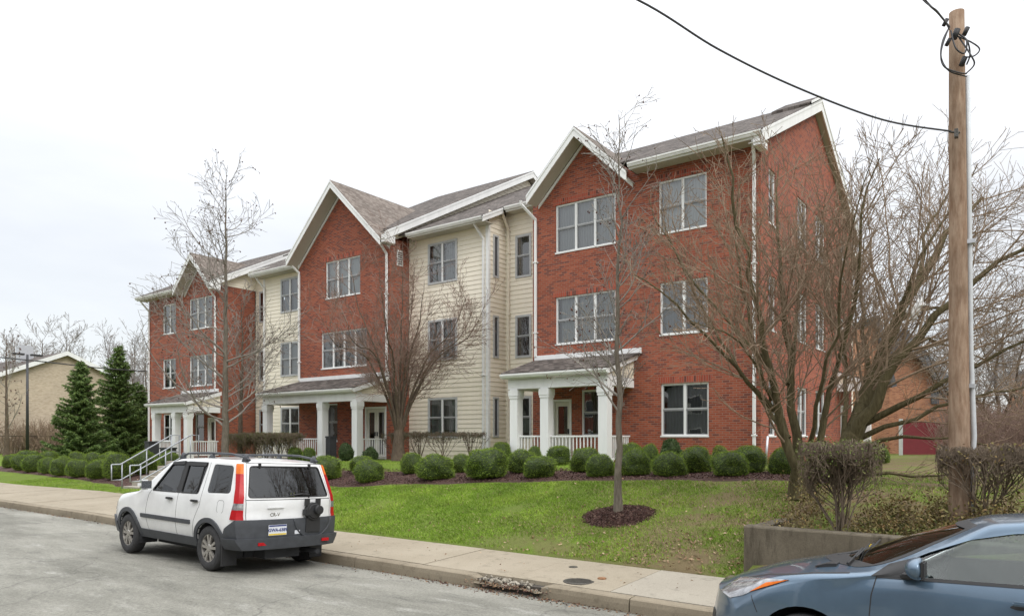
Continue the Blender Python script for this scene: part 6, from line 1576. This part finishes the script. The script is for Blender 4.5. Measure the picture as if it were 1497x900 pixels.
loops = [[(1388, 38, -.2), (1376, 75, -.25), (1380, 97, -.3), (1400, 106, -.25), (1413, 108, -.2)], [(1397, 52, -.15), (1420, 62, -.3), (1432, 72, -.35), (1424, 82, -.3), (1408, 84, -.2)], [(1402, 55, -.18), (1420, 82, -.35), (1424, 95, -.3), (1412, 108, -.2)],
         [(1390, 45, -.22), (1397, 70, -.3), (1410, 78, -.3), (1413, 60, -.3), (1402, 50, -.2)], [(1388, 40, -.2), (1378, 60, -.28), (1376, 85, -.3), (1388, 104, -.25), (1413, 112, -.2)], [(1402, 50, -.2), (1414, 60, -.3), (1418, 80, -.25), (1413, 95, -.2)]]
for lp in loops:
    m = MB(); m.tube(curve([pp(a, b_, c_) for a, b_, c_ in lp]), .009, 6); m.build('cable_loop', 'cable_black', pole)
for a, b_, w_ in ((1397, 50, .045), (1412, 46, .035), (1382, 33, .03), (1408, 90, .04), (1386, 62, .03)):
    m = MB(); c_ = pp(a, b_, -.2); m.tube([c_-Vector((.02, 0, w_*1.2)), c_+Vector((.02, 0, w_*1.2))], w_*.8, 8); m.build('cable_clamp', 'rubber', pole)
m = MB(); c_ = pp(1398, 195, -.14); m.box(c_.x-.02, c_.x+.02, c_.y-.03, c_.y+.05, c_.z-.05, c_.z+.05); m.tube([pp(1388, 193, -.1), pp(1403, 194, -.08)], .012, 8); m.build('cable_bracket', 'cast_iron', pole)
# overhead cables run on to other poles across the street (out of the picture)
def wire(name, label, a, b_, mid, r_, group='overhead cables'):
    m = MB(); pts = curve([a, mid, b_], 24); m.tube(pts, r_, 7); o = m.build(name, 'cable_black', recalc=False); tag(o, label, 'cable', group); return o
A = pp(1390, 192, -.1); Bm = at(932, 0, 7.2); far = Vector((-9.6, -3.6, 8.9)); midp = at(1165, 128, 8.2)
m = MB(); m.tube(curve([A, at(1290, 175, 8.7), midp, at(1050, 72, 7.7), Bm]+[Bm.lerp(far, t)-Vector((0, 0, .9*t*(1-t))) for t in (.12, .25, .4, .55, .7, .85, 1)], 10), .011, 8); tag(m.build('overhead_cable', 'cable_black', recalc=False), 'thick cable sagging from the side bracket of the utility pole to the upper left', 'cable', 'overhead cables')
m = MB(); A = pp(1388, 40, -.2); Bm = at(1352, 0, 7.9); m.tube(curve([A, at(1372, 20, 8.3), Bm]+[Bm.lerp(Vector((-4, -12.9, 6.6)), t)-Vector((0, 0, 1.0*t*(1-t))) for t in (.05, .1, .2, .35, .5, .65, .8, 1)], 6), .011, 7); tag(m.build('overhead_cable', 'cable_black', recalc=False), 'cable leaving the very top of the utility pole', 'cable', 'overhead cables')
m = MB(); m.tube(curve([A+Vector((0, 0, -.03)), at(1371, 17, 8.25), at(1349, 0, 7.8)]+[at(1349, 0, 7.8).lerp(Vector((-4.1, -12.9, 6.5)), t)-Vector((0, 0, 1.1*t*(1-t))) for t in (.05, .1, .2, .35, .5, .65, .8, 1)], 6), .006, 6); tag(m.build('overhead_cable', 'cable_black', recalc=False), 'thin wire running beside the cable at the top of the utility pole', 'cable', 'overhead cables')
# bins by the porches, marker by the corner
def bin_(name, label, px, Y, w_, z0, z1, col='black_plastic'):
    X = on_y(px, Y); o = things(name, label, 'bin', (X, Y, z0)); m = MB(); m.prism([(X-w_*.45, Y-w_*.45, z0), (X+w_*.45, Y-w_*.45, z0), (X+w_*.45, Y+w_*.45, z0), (X-w_*.45, Y+w_*.45, z0)], (0, 0, z1-z0-.08)); m.build('body', col, o, bevel=.02)
    m = MB(); m.prism([(X-w_*.5, Y-w_*.5, z1-.08), (X+w_*.5, Y-w_*.5, z1-.08), (X+w_*.5, Y+w_*.5, z1-.08), (X-w_*.5, Y+w_*.5, z1-.08)], (0, 0, .08)); m.build('lid', col, o, bevel=.02); return o
bin_('litter_bin', 'tall slim dark bin in front of the middle porch column', 484, 17.9, .34, 1.05, 2.0)
bin_('rubbish_bin', 'dark bin at the left end of the left porch', 222, 17.6, .55, .75, 1.75); bin_('rubbish_bin', 'low dark bin beside the left porch column', 246, 17.6, .6, .75, 1.45)
X = on_y(1119, 19.2); m = MB(); m.tube([(X, 19.2, 1.15), (X+.06, 19.2, 2.0)], .03, 8); o = m.build('marker_post', 'metal_rail'); tag(o, 'thin leaning metal post at the right corner of the brick wall', 'post')
# white plastic bag caught in the leaning tree
simple('bag_white', (.72, .72, .70), .5, .1, 8); bm = bmesh.new(); bc = Vector(at(1338, 452, 11.8))
bmesh.ops.create_icosphere(bm, subdivisions=4, radius=1)
for v_ in bm.verts:
    p = v_.co.copy(); k = 1+.55*noise.noise(p*2.2)+.25*noise.noise(p*6); v_.co = Vector((p.x*.10*k+(.04 if p.z > .2 else -.03), p.y*.05*k, p.z*.17*k)); v_.co.x += .10*max(0, -p.x)*abs(p.z)
    v_.co = v_.co+bc
for f in bm.faces: f.smooth = True
me = bpy.data.meshes.new('plastic_bag'); bm.to_mesh(me); bm.free(); me.materials.append(MATS['bag_white']); tag(link_mesh('plastic_bag', me), 'torn white plastic bag caught on the trunk of the leaning tree', 'plastic bag')
# tan building on the left
X0 = -66.0; tb = things('tan_building', 'plain tan brick building with a low white-edged gable behind the spruces', 'building', (X0, 25.6, .6))
def tanroof(y): return 9.0-.44*abs(y-25.6)
m = MB(); m.face([(X0, 15, .3), (X0, 36.2, .3), (X0, 36.2, tanroof(36.2)), (X0, 25.6, 9.0), (X0, 15, tanroof(15))]); m.face([(X0, 15, .3), (X0-30, 15, .3), (X0-30, 15, tanroof(15)), (X0, 15, tanroof(15))]); m.face([(X0, 36.2, .3), (X0-30, 36.2, .3), (X0-30, 36.2, tanroof(36.2)), (X0, 36.2, tanroof(36.2))]); m.build('wall', 'brick_tan', tb, recalc=False)
for a, b_ in ((14.6, 25.6), (25.6, 36.6)):
    m = MB(); m.prism([(X0+.4, a, tanroof(a)), (X0+.4, b_, tanroof(b_)), (X0-30, b_, tanroof(b_)), (X0-30, a, tanroof(a))], (0, 0, .1)); m.build('roof', 'shingle', tb)
    m = MB(); m.prism([(X0+.41, a, tanroof(a)-.22), (X0+.41, b_, tanroof(b_)-.22), (X0+.41, b_, tanroof(b_)+.14), (X0+.41, a, tanroof(a)+.14)], (.05, 0, 0)); m.build('bargeboard', 'trim', tb)
m = MB(); m.box(X0-6, X0-5, 24, 25, 8.2, 9.9); m.build('roof_vent', 'metal_rail', tb)
# fence and low planting in front of it
simple('fence_brown', (.09, .065, .045), .9, .3, 9)
fe = things('wire_fence', 'low dark wire fence in front of the tan building', 'fence', (-62, 20, .6)); m = MB()
for k in range(16): y = 13+k*1.4; m.tube([(-62, y, .5), (-62, y, 2.0)], .05, 6)
m.tube([(-62, 13, 2.0), (-62, 34, 2.0)], .035, 5); m.tube([(-62, 13, .7), (-62, 34, .7)], .02, 5)
m.build('fence_post', 'fence_brown', fe)
m = MB()
for k in range(150): y = 13+k*.14; m.tube([(-62, y, .6), (-62, y+.55*(1 if k % 2 else -1), 2.0)], .007, 3, cap=False)
m.build('fence_mesh', 'fence_brown', fe)
# lamp post with two heads
Xl, Yl = on_y(40, 21), 21.0; lp = things('lamp_post', 'dark double-headed lamp post in front of the tan building', 'lamp post', (Xl, Yl, .6)); dl = depth(Xl, Yl); ztl = H-(518-HY)*dl/F
m = MB(); m.tube([(Xl, Yl, .5), (Xl, Yl, ztl)], [.11, .08], 10); m.build('post', 'black_plastic', lp)
for sg in (-1, 1): m = MB(); m.box(Xl-.15, Xl+.15, Yl+sg*.2, Yl+sg*1.0, ztl-.08, ztl+.06); m.build('lamp_head', 'black_plastic', lp, bevel=.03)
# cable crossing at the left
dq = 40; m = MB(); m.tube(curve([at(-60, 515, dq+2), at(0, 522, dq), at(60, 528, dq), at(150, 538, dq+1), at(222, 543, dq+3)], 8), .035, 5); tag(m.build('overhead_cable', 'cable_black', recalc=False), 'long cable stretched across the view behind the spruces to the left block', 'cable', 'overhead cables')
# chapel on the right, seen through the leaning tree
ch = things('brick_chapel', 'orange brick chapel with a steep slate gable beyond the lawn', 'building', (2, 48, .9)); dc = 46.0
def cp(px, py, dd=0): return at(px, py, dc+dd)
apx, el, er = cp(1318, 484), cp(1255, 585), cp(1397, 572); nrm = fwd
def thick(name, poly, mat, dd, parent=ch): m = MB(); m.prism(poly, tuple(nrm*dd)); return m.build(name, mat, parent)
gl, gr = cp(1255, 664), cp(1392, 664)
thick('wall', [gl, gr, cp(1392, 572), cp(1318, 492), cp(1255, 585)], 'brick_orange', 14)
for a, b_, lab in ((cp(1318, 484, -.6), cp(1400, 576, -.6), 'r'), (cp(1318, 484, -.6), cp(1246, 592, -.6), 'l')):
    u = (b_-a).normalized(); n_ = u.cross(nrm).normalized(); n_ = n_ if n_.z > 0 else -n_
    thick('roof', [a, b_, b_+n_*.35, a+n_*.35], 'slate', 15)
    thick('verge', [a-n_*.0, b_, b_-n_*.25, a-n_*.35], 'slate', .3)
thick('wall', [cp(1255, 664, -5), cp(1300, 664, -5), cp(1300, 560, -5), cp(1278, 470, -5), cp(1255, 560, -5)], 'brick_orange', 5)
a, b_ = cp(1278, 462, -5.3), cp(1304, 566, -5.3); u = (b_-a).normalized(); n_ = u.cross(nrm).normalized(); n_ = n_ if n_.z > 0 else -n_; thick('roof', [a, b_, b_+n_*.3, a+n_*.3], 'slate', 6)
thick('window', [cp(1362, 590, -.12), cp(1373, 590, -.12), cp(1373, 565, -.12), cp(1362, 565, -.12)], 'slate', .1)
simple('red_paint', (.19, .022, .03), .6, .12, 2, bumps=.2)
rf = things('red_fence', 'solid dark red board fence in front of the chapel', 'fence', tuple(cp(1350, 663, -6))); 
m = MB(); m.prism([cp(1319, 664, -6), cp(1420, 664, -6), cp(1420, 617, -6), cp(1319, 617, -6)], tuple(nrm*.08)); m.build('boards', 'red_paint', rf)
m = MB(); c_ = cp(1317, 664, -6.1); m.box(c_.x-.09, c_.x+.09, c_.y-.09, c_.y+.09, .7, H-(612-HY)*40/F); m.build('post', 'conduit_grey', rf)
cc = at(1489, 664, 55); o = things('brick_chimney', 'square brick chimney stack at the right edge of the view', 'chimney', tuple(cc)); m = MB(); m.box(cc.x-.6, cc.x+.6, cc.y-.6, cc.y+.6, .5, H-(548-HY)*55/F); m.build('stack', 'brick_orange', o); m = MB(); m.box(cc.x-.75, cc.x+.75, cc.y-.75, cc.y+.75, H-(548-HY)*55/F, H-(543-HY)*55/F); m.build('cap', 'slate', o)
# far brushwood along the horizon on the right
def thicket(name, px0, px1, d0, h, n, seed, mat, rm):
    r = random.Random(seed); tw = Twigs()
    for k in range(n):
        px = r.uniform(px0, px1); d = d0+r.uniform(-4, 4); b_ = at(px, HY, d); b_.z = terr(b_.x, b_.y)-.05; L_ = h*(.5+.6*r.random())
        q = path(r, b_, Vector((r.gauss(0, .35), r.gauss(0, .35), 1)), L_, 4, .12, .05); tw.branch(q, [rm*2, rm*1.6, rm*1.3, rm, rm*.7], 3)
        for j in range(9):
            i = r.randint(1, 3); q2 = path(r, q[i], Vector((r.gauss(0, .6), r.gauss(0, .6), 1)), L_*.4*(.5+r.random()*.6), 3, .2, .05); tw.branch(q2, [rm, rm*.8, rm*.6, rm*.5], 3)
    o = tw.build(name, mat, None); o['kind'] = 'stuff'
thicket('far_brushwood', 1385, 1640, 30, 2.4, 1100, 7, 'twig_red', .008)
thicket('far_brushwood', -60, 170, 58, 2.6, 700, 8, 'twig_tan', .02)
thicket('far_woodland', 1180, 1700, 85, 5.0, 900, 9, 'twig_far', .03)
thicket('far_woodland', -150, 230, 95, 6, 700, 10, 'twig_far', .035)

# two cars glimpsed far off beyond the wire fence
def copy_tree(o, parent=None):
    c = o.copy(); COL.objects.link(c); c.parent = parent
    for ch in list(o.children): copy_tree(ch, c)
    return c
c = copy_tree(suv); c.location = (*at(50, 650, 61).xy, .45); c.rotation_euler = (0, 0, 1.2); c['label'] = 'far white SUV glimpsed beyond the wire fence, in front of the tan building'
c = copy_tree(hatch); c.location = (*at(78, 650, 60).xy, .45); c.rotation_euler = (0, 0, 1.9); c['label'] = 'far small car glimpsed between the lamp post and the left spruce'

# added houses and trees, unseen behind the viewpoint, for windows and cars to reflect
simple('house_brown', (.15, .10, .075), .8, .2, 2); simple('house_grey', (.30, .31, .32), .7, .1, 2); simple('house_green', (.14, .17, .13), .7, .1, 2)
for i, (xc, wd, ht, mt, lab) in enumerate(((-78, 10, 6.4, 'house_grey', 'added grey gabled house across the street, farthest down the road'), (-63, 9, 6.0, 'house_brown', 'added brown gabled house across the street beside the farthest grey one'), (-48, 10, 6.6, 'house_green', 'added green gabled house across the street'),
      (-33, 9, 6.2, 'brick', 'added red brick gabled house across the street'), (-19, 10, 6.6, 'house_grey', 'added grey gabled house across the street opposite the lawn'), (-4, 9, 6.2, 'house_brown', 'added brown gabled house right behind the viewpoint'), (11, 10, 6.5, 'brick_tan', 'added tan gabled house across the street, nearest the corner'))):
    y1 = -13.0; o = things('house', lab, 'house', (xc, y1-5, 0), 'added houses across the street, for reflections'); x0, x1 = xc-wd/2, xc+wd/2
    m = MB(); m.prism([(x0, y1, -.2), (x1, y1, -.2), (x1, y1, ht-1), (xc, y1, ht+1.8), (x0, y1, ht-1)], (0, -10, 0)); m.build('wall', mt, o)
    for sg in (-1, 1):
        m = MB(); m.prism([(xc, y1+.5, ht+1.95), (xc+sg*(wd/2+.5), y1+.5, ht-1.12), (xc+sg*(wd/2+.5), y1-10.5, ht-1.12), (xc, y1-10.5, ht+1.95)], (0, 0, .12)); m.build('roof', 'shingle', o)
    for wx in (-2.6, 2.2):
        for wz in (1.1, 3.6):
            m = MB(); m.box(xc+wx-.6, xc+wx+.6, y1, y1+.06, wz, wz+1.5); f_ = m.build('window', 'trim', o); m = MB(); m.box(xc+wx-.5, xc+wx+.5, y1+.061, y1+.07, wz+.1, wz+1.4); m.build('pane', 'screen_dark', f_)
    m = MB(); m.box(xc-.5, xc+.5, y1, y1+.06, 0, 2.2); m.build('door', 'door_cream', o)
m = MB(); m.box(-300, 300, -60, -5.5, -.2, .10); m.build('far_side_ground', 'lawn')['kind'] = 'structure'
for i, (x, lab) in enumerate(((-70, 'added bare street tree across the road, farthest down'), (-40.5, 'added bare street tree across the road beside the brick house'), (-26, 'added bare street tree across the road opposite the SUV'), (-11.5, 'added bare street tree across the road opposite the lawn'), (4, 'added bare street tree across the road near the corner'))):  # added trees, out of view, to show in glass and paintwork
    st = [([(0, 0, 0), (0, 0, 3), (.3, 0, 8)], .2, .02)]+[([(0, 0, 1.8), (math.cos(a)*1.4, math.sin(a)*1.4, 4.5), (math.cos(a)*2.2, math.sin(a)*2.2, 7.5)], .1, .015) for a in (0, 1.3, 2.6, 3.9, 5.2)]
    tree('bare_tree', lab, (x, -9.5, .05), st, dict(n=[12, 6], t0=[.2, .1], ang=[.7, .7], len=[2.4, 1.0], taper=[.4, .4], ref=[6, 2], segs=[5, 3], sides=[4, 3], trop=[.08, .05], wob=.1, thick=.012, rmin=.012), 'bark_brown', 'twig_brown', 200+i, group='added street trees across the road, for reflections')

p2 = things('utility_pole', 'tall wooden utility pole on the near pavement, outside the picture, taking the sagging cable', 'utility pole', (-9.6, -3.75, .1))
m = MB(); m.tube([(-9.6, -3.75, z) for z in np.linspace(-.1, 9.6, 12)], [.15-.04*t for t in np.linspace(0, 1, 12)], 16); m.build('post', 'pole_wood', p2)
m = MB(); m.box(-9.66, -9.54, -3.66, -3.56, 8.82, 8.98); m.build('cable_bracket', 'metal_rail', p2)
